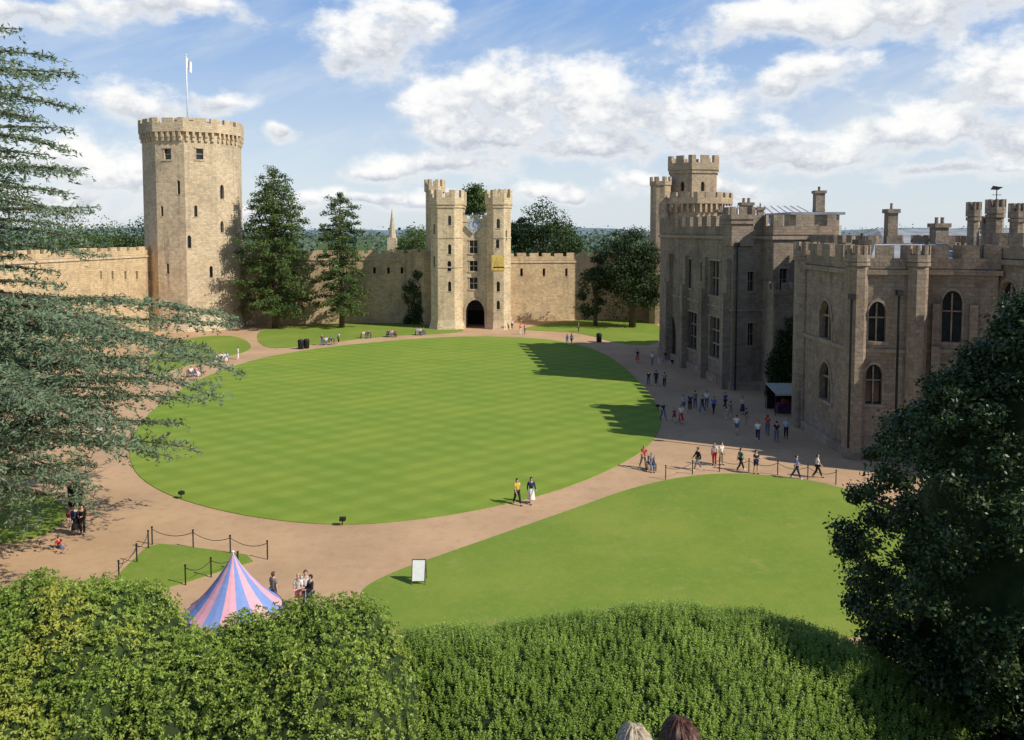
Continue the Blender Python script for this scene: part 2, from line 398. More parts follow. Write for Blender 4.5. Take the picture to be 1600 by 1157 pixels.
def body_mesh(J):
    V=list(J['sp']); R=[(.135,.10),(.115,.09),(.14,.10),(.062,.062),(.06,.062),(.078,.092),(.055,.062)]
    E=[(i,i+1) for i in range(6)]
    def chain(start,pts,rs):
        prev=start
        for p,r in zip(pts,rs): V.append(p); R.append(r); E.append((prev,len(V)-1)); prev=len(V)-1
        return prev
    for k,s in (('L',1),('R',-1)):
        chain(0,J[k],[.085,.058,.042,.035])
        e=chain(2,J['a'+k],[.06,.043,.031,(.034,.022)])
        w,h=J['a'+k][2],J['a'+k][3]; dr=(h-w).normalized(); sd=dr.cross(Vector((1,0,0)))
        sd=sd.normalized() if sd.length>.1 else Vector((0,1,0)); cur=Vector((-.25*s,0,0))
        for fi,(off,ln) in enumerate(((-.027,.062),(-.009,.074),(.009,.07),(.027,.054))):
            b=h+sd*off+dr*.012; chain(e,[b+dr*ln*.5,b+dr*ln+cur*.06],[.0085,.0075])
        chain(e-1,[w.lerp(h,.55)-sd*.045+cur*.05,h-sd*.055+cur*.1],[.010,.008])
    return skin_mesh(V,E,R)
def sub_mesh(J,which):
    V=[];R=[];E=[]
    def add(p,r,prev=None):
        V.append(p);R.append(r)
        if prev is not None:E.append((prev,len(V)-1))
        return len(V)-1
    if which in('tee','long'):
        a=add(J['sp'][0]-Vector((0,0,.03)),(.165,.13));b=add(J['sp'][1],(.145,.115),a);c=add(J['sp'][2],(.165,.122),b);add(J['sp'][3]-Vector((0,0,.015)),(.075,.075),c)
        for k in 'LR':
            sh,el,w,h=J['a'+k]; s=add(sh,.08,c)
            if which=='tee': add(sh.lerp(el,.75),.064,s)
            else: e=add(el,.06,s); add(el.lerp(w,.95),.045,e)
        return skin_mesh(V,E,R)
    if which in('trousers','shorts'):
        a=add(J['sp'][0]+Vector((0,0,.03)),(.145,.11))
        for k in 'LR':
            h,kn,an,t=J[k]; x=add(h,.103,a); y=add(kn if which=='trousers' else h.lerp(kn,.85),.076,x)
            if which=='trousers': add(kn.lerp(an,.93),.062,y)
        return skin_mesh(V,E,R)
    if which in('shoeL','shoeR'):
        h,kn,an,t=J[which[-1]]; a=add(an-Vector((0,-.02,.02)),.05); m=add(an.lerp(t,.6)-Vector((0,0,.005)),.045,a); add(t+Vector((0,-.02,.01)),.038,m)
        return skin_mesh(V,E,R)
def skirt_mesh(J):
    mb=MB(); hz=J['sp'][0]; fy=(J['L'][1].y+J['R'][1].y)/2
    prof=[(.13,.06),(.17,-.05),(.2,-.25),(.235,-.5),(.26,-.62)]
    n=14
    for r,z in prof:
        sh=(fy-hz.y)*min(1,max(0,-z/.45))
        for j in range(n):
            q=2*math.pi*j/n; rr=r*(1+.06*math.sin(5*q)*(-z)); mb.v.append((rr*math.cos(q),hz.y+sh+rr*.8*math.sin(q),hz.z+z))
    for i in range(len(prof)-1):
        for j in range(n): mb.f.append((i*n+j,(i+1)*n+j,(i+1)*n+(j+1)%n,i*n+(j+1)%n)); mb.m.append(0)
    me=bpy.data.meshes.new('skirt'); me.from_pydata(mb.v,[],mb.f); me.polygons.foreach_set('use_smooth',[True]*len(mb.f)); me.materials.append(None); return me
def hair_mesh(J,long,fine=False):
    bm=bmesh.new(); bmesh.ops.create_uvsphere(bm,u_segments=96 if fine else 16,v_segments=40 if fine else 12,radius=1)
    c=J['sp'][5]+Vector((0,.022,.022))
    dl=[v for v in bm.verts if (v.co.y<-.25 and v.co.z<.35) or v.co.z<(-.75 if not long else -2)]
    bmesh.ops.delete(bm,geom=dl,context='VERTS')
    for v in bm.verts:
        x,y,z=v.co
        a=math.atan2(x,y+.25); fl=min(1,math.hypot(x,y+.25)*1.6)
        if long and z<0: z*=2.2; y=y*.8+.15
        w=1+.05*math.sin(9*x+7*z)
        if fine: w+=fl*(.035*math.sin(17*a+4*z)+.025*math.sin(41*a-6*z)+random.uniform(-.012,.012))
        v.co=Vector((x*.094*w,y*.112*w,z*.115*(w if fine else 1)))+c
    me=bpy.data.meshes.new('hair'); bm.to_mesh(me); bm.free()
    me.polygons.foreach_set('use_smooth',[True]*len(me.polygons)); me.materials.append(None); return me
POSES={'standing':dict(lL=(3,4),lR=(-4,2),aL=(4,14),aR=(-3,12)),
 'walking':dict(lL=(24,6),lR=(-14,22),aL=(-22,14),aR=(22,22)),
 'striding':dict(lL=(-18,18),lR=(20,4),aL=(24,30),aR=(-20,10)),
 'sitting':dict(lL=(84,86),lR=(80,78),aL=(28,50),aR=(24,62),hip=.52),
 'ground':dict(lL=(78,10),lR=(112,70),aL=(40,40),aR=(-25,10),hip=.12),
 'armsbent':dict(lL=(4,3),lR=(-5,4),aL=(14,82),aR=(10,95)),
 'pushing':dict(lL=(18,8),lR=(-18,14),aL=(38,32),aR=(36,34),lean=10)}
TPL={}
for k,p in POSES.items():
    J=pose_joints(**p); T={'body':body_mesh(J)}
    for w in ('tee','long','trousers','shorts','shoeL','shoeR'): T[w]=sub_mesh(J,w)
    T['skirt']=skirt_mesh(J); T['short_hair']=hair_mesh(J,False); T['long_hair']=hair_mesh(J,True); TPL[k]=T
    if k=='standing': FINE={False:hair_mesh(J,False,True),True:hair_mesh(J,True,True)}
CLR={'white':(.75,.74,.7),'black':(.018,.018,.02),'navy':(.02,.03,.085),'red':(.5,.03,.03),'yellow':(.62,.42,.05),'blue':(.06,.15,.42),
 'green':(.03,.16,.10),'grey':(.2,.2,.2),'denim':(.09,.13,.23),'khaki':(.32,.26,.16),'pink':(.65,.28,.34),'purple':(.18,.06,.25),'cream':(.66,.61,.50),
 'brown':(.10,.055,.03),'blond':(.42,.3,.14),'skin':(.55,.34,.25),'tan':(.42,.25,.17),'sky':(.3,.45,.65),'auburn':(.07,.028,.016)}
CM={k:plain('cloth_'+k if k not in('skin','tan') else 'skin_'+k,v,.8,.12,9) for k,v in CLR.items()}
CM['auburn']=plain('hair_auburn',CLR['auburn'],.5,.6,60); CM['fair']=plain('hair_fair',(.36,.29,.2),.6,.4,60)
def sub_obj(name,me,mat,parent):
    o=bpy.data.objects.new(name,me); col.objects.link(o); o.parent=parent
    o.material_slots[0].link='OBJECT'; o.material_slots[0].material=mat; return o
def person(pos,pose,face,top,bot,btype,hair,tail,sleeve='tee',long=False,scale=1.0,group=None,lab=None,skin='skin',fine=False):
    T=TPL[pose]; o=bpy.data.objects.new('person',T['body']); col.objects.link(o)
    o.material_slots[0].link='OBJECT'; o.material_slots[0].material=CM[skin]
    o.location=pos; o.rotation_euler=(0,0,math.radians(face)); o.scale=(scale,)*3
    gar='shirt' if sleeve=='tee' else 'jacket'
    sub_obj(gar,T[sleeve],CM[top],o); sub_obj(btype,T[btype],CM[bot],o); sub_obj('hair',FINE[long] if fine else T['long_hair' if long else 'short_hair'],CM[hair],o)
    sc=CM['black' if random.random()<.6 else 'white']; sub_obj('shoe',T['shoeL'],sc,o); sub_obj('shoe',T['shoeR'],sc,o)
    who='child' if scale<.8 else 'person'
    l=lab or f"{who} in {top} {gar} and {bot} {btype} {tail}"
    return setp(o,l,'person',group or 'visitors in the castle courtyard')
# ------------------------------------------------------------------ world
def make_world():
    w=bpy.data.worlds.new('World'); scene.world=w; w.use_nodes=True; nt=w.node_tree; nt.nodes.clear()
    out=nt.nodes.new('ShaderNodeOutputWorld')
    sky=nt.nodes.new('ShaderNodeTexSky'); sky.sky_type='NISHITA'; sky.sun_disc=False
    sky.sun_elevation=SUN_EL; sky.sun_rotation=SUN_ROT; sky.air_density=1.0; sky.dust_density=.6; sky.ozone_density=1.5
    b1=nt.nodes.new('ShaderNodeBackground'); nt.links.new(sky.outputs[0],b1.inputs[0]); b1.inputs[1].default_value=.11
    tc=nt.nodes.new('ShaderNodeTexCoord'); dirv=tc.outputs['Generated']
    sx=nt.nodes.new('ShaderNodeSeparateXYZ'); nt.links.new(dirv,sx.inputs[0])
    az=mth(nt,'ARCTAN2',sx.outputs[0],sx.outputs[1]); el=mth(nt,'ARCSINE',sx.outputs[2])
    cb=nt.nodes.new('ShaderNodeCombineXYZ'); nt.links.new(az,cb.inputs[0]); nt.links.new(el,cb.inputs[1]); V=cb.outputs[0]
    sc=vm(nt,'MULTIPLY',V,(1,1.5,1))
    wn=nt.nodes.new('ShaderNodeTexNoise'); nt.links.new(sc,wn.inputs['Vector']); wn.inputs['Scale'].default_value=9; wn.inputs['Detail'].default_value=3
    wp=vm(nt,'MULTIPLY',vm(nt,'SUBTRACT',wn.outputs['Color'],(.5,.5,.5)),(.09,.055,0)); VW=vm(nt,'ADD',V,wp)
    blobs=[(585,60,95,62),(640,25,55,48),(545,95,60,30),(700,170,85,60),(790,150,115,68),(900,150,125,68),(1000,170,125,62),(1090,200,95,50),(760,215,145,42),(930,228,155,36),
     (1180,232,120,24),(1270,252,140,26),(1200,30,120,38),(1330,25,140,46),(1470,8,160,40),(1545,120,90,60),(1480,190,90,44),(1575,215,75,48),(1400,215,80,34),(1280,120,75,38),(1220,140,65,30),
     (215,165,75,34),(335,157,55,24),(110,250,85,40),(190,275,80,38),(100,312,95,26),(455,215,28,17),(690,265,120,24),(600,272,55,16),(250,12,125,24),(60,15,95,22),
     (440,320,70,16),(1500,272,110,16),(1080,292,140,19),(600,310,170,16),(870,300,90,15),(-120,150,100,50)]
    dmin=None; sw=None; swr=None
    for px,py,rx,ry in blobs:
        d=ray(px,py).normalized(); c=(math.atan2(d.x,d.y),math.asin(d.z),0)
        q=vm(nt,'MULTIPLY',vm(nt,'SUBTRACT',VW,c),(F/rx,F/ry,0)); dd=vm(nt,'LENGTH',q)
        dmin=dd if dmin is None else mth(nt,'SMOOTH_MIN',dmin,dd,.3)
        wgt=mth(nt,'POWER',mth(nt,'MAXIMUM',mth(nt,'SUBTRACT',1.6,dd),0.0),2.0)
        sp=nt.nodes.new('ShaderNodeSeparateXYZ'); nt.links.new(q,sp.inputs[0]); wr=mth(nt,'MULTIPLY',wgt,sp.outputs[1])
        sw=wgt if sw is None else mth(nt,'ADD',sw,wgt); swr=wr if swr is None else mth(nt,'ADD',swr,wr)
    rel=mth(nt,'DIVIDE',swr,mth(nt,'ADD',sw,.02))
    fb=noise(nt,sc,15,9,.62); fb2=noise(nt,sc,38,6,.6)
    dens=mth(nt,'ADD',mth(nt,'SUBTRACT',1.05,dmin),mth(nt,'MULTIPLY',mth(nt,'SUBTRACT',fb,.5),2.8))
    mask=sstep(nt,dens,-.22,.62)
    rot=nt.nodes.new('ShaderNodeVectorRotate'); rot.rotation_type='Z_AXIS'; rot.inputs['Angle'].default_value=-.35
    nt.links.new(V,rot.inputs['Vector']); ss=vm(nt,'MULTIPLY',rot.outputs[0],(2.2,10,1)); ci=sstep(nt,noise(nt,ss,1.6,7,.62),.40,.74,0,.65)
    shade=mth(nt,'ADD',mth(nt,'MULTIPLY',rel,.52),mth(nt,'MULTIPLY',mth(nt,'SUBTRACT',fb,.5),1.6)); shade=mth(nt,'ADD',shade,mth(nt,'MULTIPLY',mth(nt,'SUBTRACT',fb2,.5),.8))
    thick=sstep(nt,dens,.25,1.0)
    lit=sstep(nt,shade,-.42,.30); lit=mth(nt,'MAXIMUM',lit,mth(nt,'SUBTRACT',.7,thick))
    cc=mixc(nt,lit,(.50,.555,.65),(1.0,1.0,.99))
    b2=nt.nodes.new('ShaderNodeBackground'); nt.links.new(cc,b2.inputs[0]); b2.inputs[1].default_value=1.0
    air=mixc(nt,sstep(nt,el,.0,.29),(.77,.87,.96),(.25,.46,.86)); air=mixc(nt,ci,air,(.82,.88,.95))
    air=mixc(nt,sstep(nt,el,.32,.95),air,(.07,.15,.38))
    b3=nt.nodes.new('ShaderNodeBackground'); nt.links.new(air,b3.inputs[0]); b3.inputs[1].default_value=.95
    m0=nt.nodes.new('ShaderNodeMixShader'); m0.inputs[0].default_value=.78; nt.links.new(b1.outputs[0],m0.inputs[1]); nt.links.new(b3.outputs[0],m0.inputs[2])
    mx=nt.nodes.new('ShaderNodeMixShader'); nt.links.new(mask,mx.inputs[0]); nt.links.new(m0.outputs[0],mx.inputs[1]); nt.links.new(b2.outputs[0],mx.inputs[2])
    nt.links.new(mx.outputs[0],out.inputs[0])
SUNV=Vector((.87,-.43,.83)).normalized()
SUN_EL=math.asin(SUNV.z); SUN_ROT=math.atan2(SUNV.x,SUNV.y)
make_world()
sl=bpy.data.lights.new('sun','SUN'); sl.energy=5.0; sl.angle=math.radians(.53); sl.color=(1,.95,.85)
so=bpy.data.objects.new('sun',sl); col.objects.link(so); so.rotation_euler=SUNV.to_track_quat('Z','Y').to_euler(); so.location=(60,-40,90)
cd=bpy.data.cameras.new('camera'); co=bpy.data.objects.new('camera',cd); col.objects.link(co); scene.camera=co
cd.sensor_width=36; cd.sensor_fit='HORIZONTAL'; cd.lens=36*F/1600; cd.shift_y=-(578.5-CY)/1600; cd.clip_end=20000; cd.clip_start=.1
co.location=(0,0,CH); co.rotation_euler=(math.pi/2-TH,0,0)
scene.view_settings.view_transform='Standard'; scene.view_settings.look='None'; scene.view_settings.exposure=0
# ------------------------------------------------------------------ ground, paths, lawns
def mound_z(x,y):
    return interp([(-60,12.6),(3,13.3),(5,12.9),(12,8.7),(15,7.2),(29,0.0)],y)
mb=MB()
xs=[-9000,-2000,-400,-120,-60,-40,-30,-20,-14,-10,-6,-3,0,3,6,10,14,20,30,40,60,120,400,2000,9000]
ys=[-300,-60,-20,-5,0,3,5,7,9,11,12,13.5,15,18,22,26,29,40,80,150,300,800,2500,9000]
for y in ys:
    for x in xs: mb.v.append((x,y,mound_z(x,y)))
nx=len(xs)
for j in range(len(ys)-1):
    for i in range(nx-1):
        mb.f.append((j*nx+i,j*nx+i+1,(j+1)*nx+i+1,(j+1)*nx+i)); mb.m.append(1 if ys[j]<29 and abs(xs[i])<=60 else 0)
setp(build('ground',mb,[M_GROUND,M_MOUND]),kind='structure')
mb=MB(); mb.poly([(-85,29.3,.02),(70,29.3,.02),(70,172,.02),(-85,172,.02)])
setp(build('path',mb,M_PATH),kind='structure')
def smooth(pts,it=2):
    for _ in range(it):
        o=[]
        for i in range(len(pts)):
            a,b=pts[i],pts[(i+1)%len(pts)]; o+=[a.lerp(b,.25),a.lerp(b,.75)]
        pts=o
    return pts
def lawn(name,pix,mat,it=2,z=.06):
    pts=smooth([G(*p) for p in pix],it); mb=MB()
    ar=sum(pts[i].x*pts[(i+1)%len(pts)].y-pts[(i+1)%len(pts)].x*pts[i].y for i in range(len(pts)))
    if ar<0: pts=pts[::-1]
    mb.poly([(p.x,p.y,z) for p in pts])
    for i in range(len(pts)):
        a,b=pts[i],pts[(i+1)%len(pts)]; mb.poly([(a.x,a.y,.0),(b.x,b.y,.0),(b.x,b.y,z),(a.x,a.y,z)])
    return setp(build(name,mb,mat),kind='structure')
lawn('lawn',[(770,526),(850,530),(905,539),(945,553),(982,580),(1010,610),(1030,640),(1034,662),(1022,690),(990,716),(930,746),(850,775),(750,798),(650,814),(540,823),(420,814),(320,794),(245,768),(205,735),(200,695),(230,645),(310,592),(400,561),(500,544),(620,532),(700,527)],M_GRASS)
lawn('lawn',[(560,935),(572,916),(620,893),(700,865),(800,830),(900,795),(985,764),(1060,747),(1130,740),(1220,745),(1318,762),(1420,800),(1560,900),(1560,985),(1300,1000),(1000,1000),(700,1000),(590,985)],M_GRASS2)
lawn('lawn',[(236,850),(300,856),(415,873),(335,897),(290,912),(215,932),(175,935),(180,905),(208,876)],M_GRASS2,1)
lawn('lawn',[(420,548),(398,530),(410,512),(560,503),(690,508),(733,517),(700,522),(600,526),(500,538)],M_GRASS2,2)
lawn('lawn',[(290,528),(360,524),(388,533),(395,548),(345,560),(290,572),(240,590),(225,560)],M_GRASS2,2)
lawn('lawn',[(806,515),(870,503),(940,499),(1032,502),(1034,540),(975,540),(905,520),(850,518)],M_GRASS2,2)
lawn('lawn',[(-300,745),(40,765),(112,792),(95,825),(40,850),(-300,880)],M_GRASS2,2)
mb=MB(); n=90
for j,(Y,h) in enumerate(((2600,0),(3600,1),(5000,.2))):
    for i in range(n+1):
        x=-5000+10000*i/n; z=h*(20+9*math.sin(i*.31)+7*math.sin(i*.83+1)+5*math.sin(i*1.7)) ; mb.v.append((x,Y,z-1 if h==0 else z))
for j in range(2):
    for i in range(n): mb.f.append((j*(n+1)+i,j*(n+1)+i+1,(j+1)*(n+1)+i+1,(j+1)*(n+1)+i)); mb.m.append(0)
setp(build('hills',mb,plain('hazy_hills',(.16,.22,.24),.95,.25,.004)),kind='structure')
# ------------------------------------------------------------------ foliage
def unit(a): return a/np.maximum(np.linalg.norm(a,axis=1,keepdims=True),1e-9)
def leaf_quads(C,Nm,size,aspect=.5,axis=None,jit=1.0):
    n=len(C); r=rng.normal(size=(n,3)) if axis is None else axis+rng.normal(size=(n,3))*.35*jit
    t=r-Nm*np.sum(r*Nm,axis=1,keepdims=True); t=unit(t); b=np.cross(Nm,t)
    s=np.asarray(size).reshape(-1,1)
    return np.stack([C-t*s*.5,C+b*s*aspect*.5-t*s*.05,C+t*s*.5,C-b*s*aspect*.5-t*s*.05],axis=1)
def clump_leaves(cs,rs,per,leaf,aspect=.6,up=.25,jit=.6,inner=.5):
    cs=np.asarray(cs,float); rs=np.asarray(rs,float); k=len(cs)
    d=unit(rng.normal(size=(k*per,3))); c=np.repeat(cs,per,0); r=np.repeat(rs,per,0)
    rad=rng.uniform(inner,1.0,size=(k*per,1))**.6*(1+.18*rng.normal(size=(k*per,1)))
    C=c+d*r*rad; Nm=unit(unit(d/r)+jit*rng.normal(size=(k*per,3))+np.array([0,0,up]))
    return leaf_quads(C,Nm,leaf*rng.uniform(.6,1.3,size=k*per),aspect)
def broad_tree(label,cat,base,H,blobs,leafm,leaf=.38,sub=26,per=110,name='broadleaf_tree',trunk_r=.45,group=None):
    root=thing(name,label,cat,base,group); cs=[];rs=[]
    for dx,dy,z,rx,ry,rz in blobs:
        for i in range(sub):
            d=unit(rng.normal(size=(1,3)))[0]; f=random.uniform(.45,.95)
            cs.append((base[0]+dx+d[0]*rx*f,base[1]+dy+d[1]*ry*f,base[2]+z+d[2]*rz*f)); q=random.uniform(.2,.36)*min(rx,rz)*1.25; rs.append((q*1.15,q*1.15,q*.85))
    Q=clump_leaves(cs,rs,per,leaf)
    t=MB(); b=Vector(base); top=base[2]+H*.7
    t.tube([b-Vector((0,0,.3)),b+Vector((.1,0,H*.25)),b+Vector((-.1,.1,H*.5)),(b.x,b.y,top)],[trunk_r*1.3,trunk_r,trunk_r*.7,trunk_r*.2],8)
    for i in range(0,len(cs),3):
        s=b+Vector((0,0,random.uniform(.2,.55)*H)); e=Vector(cs[i]); m=s.lerp(e,.5)+Vector((0,0,.4)); t.tube([s,m,e],[trunk_r*.32,trunk_r*.2,.04],5)
    build('trunk',t,M_BARK,root,True); build_np('crown',Q.reshape(-1,3),4,[leafm],root)
    return root
def conifer(label,base,H,prof,nb,leafm,leaf=.34,per=60,trunk_r=.5,zlo=.1,droop=.25,csize=(1.0,1.5),name='conifer_tree',group=None,flat=.45,seed=1,step=1.1):
    random.seed(seed); root=thing(name,label,'tree',base,group); cs=[];rs=[]; b=Vector(base); t=MB()
    t.tube([b-Vector((0,0,.3)),b+Vector((.1,0,H*.3)),b+Vector((-.15,0,H*.65)),b+Vector((0,0,H*.97))],[trunk_r*1.25,trunk_r,trunk_r*.6,.05],8)
    for i in range(nb):
        zf=zlo+(1-zlo)*(i+random.uniform(.1,.9))/nb; L=prof(zf)*random.uniform(.66,1.12); az=i*2.4+random.uniform(-.3,.3)
        s=b+Vector((0,0,zf*H)); dr=Vector((math.cos(az),math.sin(az),0)); path=[]
        for q in (0,.35,.7,1): path.append(s+dr*L*q+Vector((0,0,L*(.18*q-droop*q*q))))
        t.tube(path,[trunk_r*.22,trunk_r*.16,.07,.03],5)
        m=max(1,int(L/step))
        for j in range(m):
            q=(j+.9)/m; q=.12+.84*q; c=s+dr*L*q+Vector((random.uniform(-.5,.5),random.uniform(-.5,.5),L*(.18*q-droop*q*q)+random.uniform(-.2,.4)))
            z=random.uniform(*csize)*(1.15-.3*q); cs.append(tuple(c)); rs.append((z,z,z*flat))
    cs.append((b.x,b.y,b.z+H*.97)); rs.append((.7,.7,1.2))
    build('trunk',t,M_BARK,root,True)
    build_np('crown',clump_leaves(cs,rs,per,leaf,.45,.3,.7,.1).reshape(-1,3),4,[leafm],root)
    return root
p1=D(431,500,143.5); H1=ZZ(266,p1.y)
conifer('tall dark pine with layered boughs beside the round tower, taller of the two',(p1.x,p1.y,0),H1,lambda z:interp([(0,4.4),(.1,6.0),(.35,6.6),(.6,5.8),(.8,4.6),(.93,2.6),(1,1.0)],z),86,L_PINE,.45,85,.55,.08,.22,(1.05,1.75),'pine_tree','pines in front of the curtain wall',.55,3,.95)
p2=D(534,500,144.5); H2=ZZ(305,p2.y)
conifer('narrow dark pine with bare lower trunk, smaller one left of the gatehouse',(p2.x,p2.y,0),H2,lambda z:interp([(0,3.0),(.15,4.2),(.4,4.7),(.62,3.2),(.8,3.5),(.93,2.1),(1,.8)],z),62,L_PINE,.42,80,.4,.1,.2,(.9,1.45),'pine_tree','pines in front of the curtain wall',.55,5,.85)
random.seed(11)
yb=D(988,500,145); hy=ZZ(337,145)
broad_tree('broad dark yew tree against the wall beside the castle range','tree',(yb.x,145,0),hy,[(0,0,hy*.40,5.8,5,hy*.32),(.5,0,hy*.70,4.2,4,hy*.27),(-2.6,-1,hy*.5,3.8,4,hy*.3),(2.8,-1,hy*.45,3.2,4,hy*.33)],L_YEW,.42,30,140,'yew_tree',.5)
p3=D(930,500,147)
broad_tree('low dark yew bush left of the big yew at the wall foot','tree',(p3.x,147,0),12,[(0,0,6,2.9,3,5.2),(1.5,0,10,2.5,2.4,3.6)],L_YEW,.42,26,120,'yew_tree',.3)
for px,pt,r,Y,lm,lab in ((850,312,5.4,186,L_DKBROAD,'round dark tree behind the wall right of the gatehouse'),(742,287,3.0,190,L_BROAD,'green tree crown showing between the gatehouse turrets'),
   (652,350,4.8,186,L_BROAD,'low green tree behind the wall left of the gatehouse'),(75,316,8.5,172,L_BROAD,'green tree behind the cedar at far left'),(165,334,7.5,176,L_BROAD,'yellowish green tree behind the wall beside cedar'),(215,335,6,180,L_DKBROAD,'dark green tree touching the round tower on its left'),
   (812,340,3.0,190,L_DKBROAD,'small dark tree touching the gatehouse on its right'),(885,352,3.0,200,L_DKBROAD,'small dark tree right of the round dark tree')):
    c=D(px,pt,Y); H=c.z
    broad_tree(lab,'tree',(c.x,Y,0),H,[(0,0,H-r*.95,r,r,r*.95),(-r*.4,0,H-r*1.7,r*.9,r*.8,r*.9),(r*.45,0,H-r*1.6,r*.85,r*.8,r*.85)],lm,.5,26,90,'broadleaf_tree',.4,'trees behind the curtain wall')
cs=[];rs=[]
for i in range(520):
    Y=random.uniform(420,1900); px=random.uniform(-100,1700); c=D(px,360,Y); r=random.uniform(5,9)*(1+Y/2500); cs.append((c.x,Y,r*.7)); rs.append((r*1.3,r,r*random.uniform(.8,1.3)))
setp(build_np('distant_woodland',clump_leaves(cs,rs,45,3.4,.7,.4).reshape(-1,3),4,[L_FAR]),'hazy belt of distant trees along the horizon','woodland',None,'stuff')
def cedar():
    random.seed(21); Yc=42.0; tx=-29.8; base=(tx,Yc,0); root=thing('cedar_tree','large grey green cedar with layered drooping boughs filling the left edge','tree',base)
    t=MB(); t.tube([(tx,Yc,-.3),(tx+.2,Yc,5),(tx-.2,Yc,12),(tx,Yc,20),(tx,Yc,29)],[1.1,.9,.7,.4,.06],10)
    tab=[(2,9.0),(4.4,12.4),(9.2,15.0),(11.4,16.2),(12.4,15.6),(13.1,9.0),(14.4,7.4),(16,8.2),(17.2,8.6),(19,8.0),(21,8.6),(24.6,8.6),(27,6),(29,1.5)]
    Cs=[];Ax=[];Sz=[]
    zs=[3.2+9.3*((i+random.random())/94) for i in range(94)]+[12.6+4.4*((i+random.random())/30) for i in range(30)]+[17+12*((i+random.random())/84) for i in range(84)]
    for i,zt in enumerate(zs):
        az=(i*2.39996)%(2*math.pi)+random.uniform(-.2,.2)
        L=interp(tab,zt)*random.uniform(.60,1.04)
        low=zt<12.6
        rise=random.uniform(.0,.14); droop=random.uniform(.10,.26) if low else random.uniform(.02,.18)
        dr=Vector((math.cos(az),math.sin(az),0)); sd=Vector((-dr.y,dr.x,0))
        zb=zt+(droop-rise)*L*.55*(1 if low else .5)
        def pt(q): return Vector((tx,Yc,zb))+dr*L*q+Vector((0,0,L*(rise*q-droop*q*q)))+sd*(math.sin(q*3+i)*.25)
        t.tube([pt(q) for q in (0,.25,.5,.75,1)],[.2*L/12+.03,.14*L/12+.03,.09,.05,.02],5)
        m=int(L*2.9)
        for j in range(m):
            q=.14+.86*((j+random.random())/m)**.85; s=1 if j%2 else -1
            bl=(.5+.23*L*(1.05-q)**.7)*random.uniform(.6,1.25); ang=random.uniform(.5,1.15)
            bd=(dr*math.cos(ang)+sd*s*math.sin(ang)); p0=pt(q)
            dz=random.uniform(-.6,.1)
            k=max(4,int(bl*8.5))
            for a in range(k):
                f=(a+.5)/k; c=p0+bd*bl*f+Vector((0,0,dz*bl*f*f+random.uniform(-.18,.10)))
                wv=.10+.13*(1-f)
                c+=Vector((random.uniform(-wv,wv),random.uniform(-wv,wv),0))
                Cs.append(c); Ax.append(bd+sd*s*random.uniform(-.5,.9)+Vector((0,0,random.uniform(-.6,.15)))); Sz.append(random.uniform(.22,.40))
    Cs=np.array([tuple(c) for c in Cs]); Ax=np.array([tuple(c) for c in Ax]); Sz=np.array(Sz); Q=[]
    for k,(nv,sp_) in enumerate((((0,0,.7),.55),((.25,-.45,.35),.6),((-.1,-.5,.5),.7))):
        Nm=unit(np.array(nv)+rng.normal(size=Cs.shape)*sp_)
        Q.append(leaf_quads(Cs+rng.normal(size=Cs.shape)*.07*(k>0),Nm,Sz*(1,.95,.85)[k],.25,Ax,(1.2,2,2.6)[k]))
    build('trunk',t,M_BARK,root,True); build_np('crown',np.concatenate(Q).reshape(-1,3),4,[L_CEDAR],root)
cedar()
def holly():
    random.seed(5); X0,Y0=9.3,14.2; base=(X0,Y0,7.2); root=thing('holly_tree','dense dark evergreen tree with glossy leaves filling the lower right','tree',base)
    tab=[(7.6,2.6),(8.2,2.7),(9.2,2.9),(10,3.3),(10.8,3.5),(11.7,3.4),(13.0,2.85),(13.8,2.35),(14.6,1.6),(15.5,.8),(16.1,.2)]
    cs=[];rs=[]
    n=820
    for i in range(n):
        z=7.8+8.1*random.random()**1.1; r=interp(tab,z); az=random.uniform(0,2*math.pi); f=random.uniform(.70,1.0); q=random.uniform(.18,.42)
        cs.append((X0+math.cos(az)*max(.05,r*f-.1),Y0+math.sin(az)*max(.05,r*f-.1),z)); rs.append((q,q,q*.8))
    Q=clump_leaves(cs,rs,210,.088,.52,.35,.75,.2)
    t=MB(); t.tube([(X0,Y0,6.9),(X0,Y0,9),(X0,Y0,12),(X0,Y0,15.4)],[.35,.3,.2,.05],8)
    for i in range(0,n,8): t.tube([(X0,Y0,cs[i][2]-.8),cs[i]],[.06,.02],4)
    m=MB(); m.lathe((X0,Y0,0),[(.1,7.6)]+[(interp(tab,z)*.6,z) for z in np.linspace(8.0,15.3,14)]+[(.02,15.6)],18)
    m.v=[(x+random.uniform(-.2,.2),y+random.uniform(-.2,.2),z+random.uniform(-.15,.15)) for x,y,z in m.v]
    build('trunk',t,M_BARK,root,True); build_np('crown',Q.reshape(-1,3),4,[L_HOLLY],root); build('dark_core',m,L_INNER,root)  # solid dark shell fills leaf gaps, painting the shade inside the crown
holly()
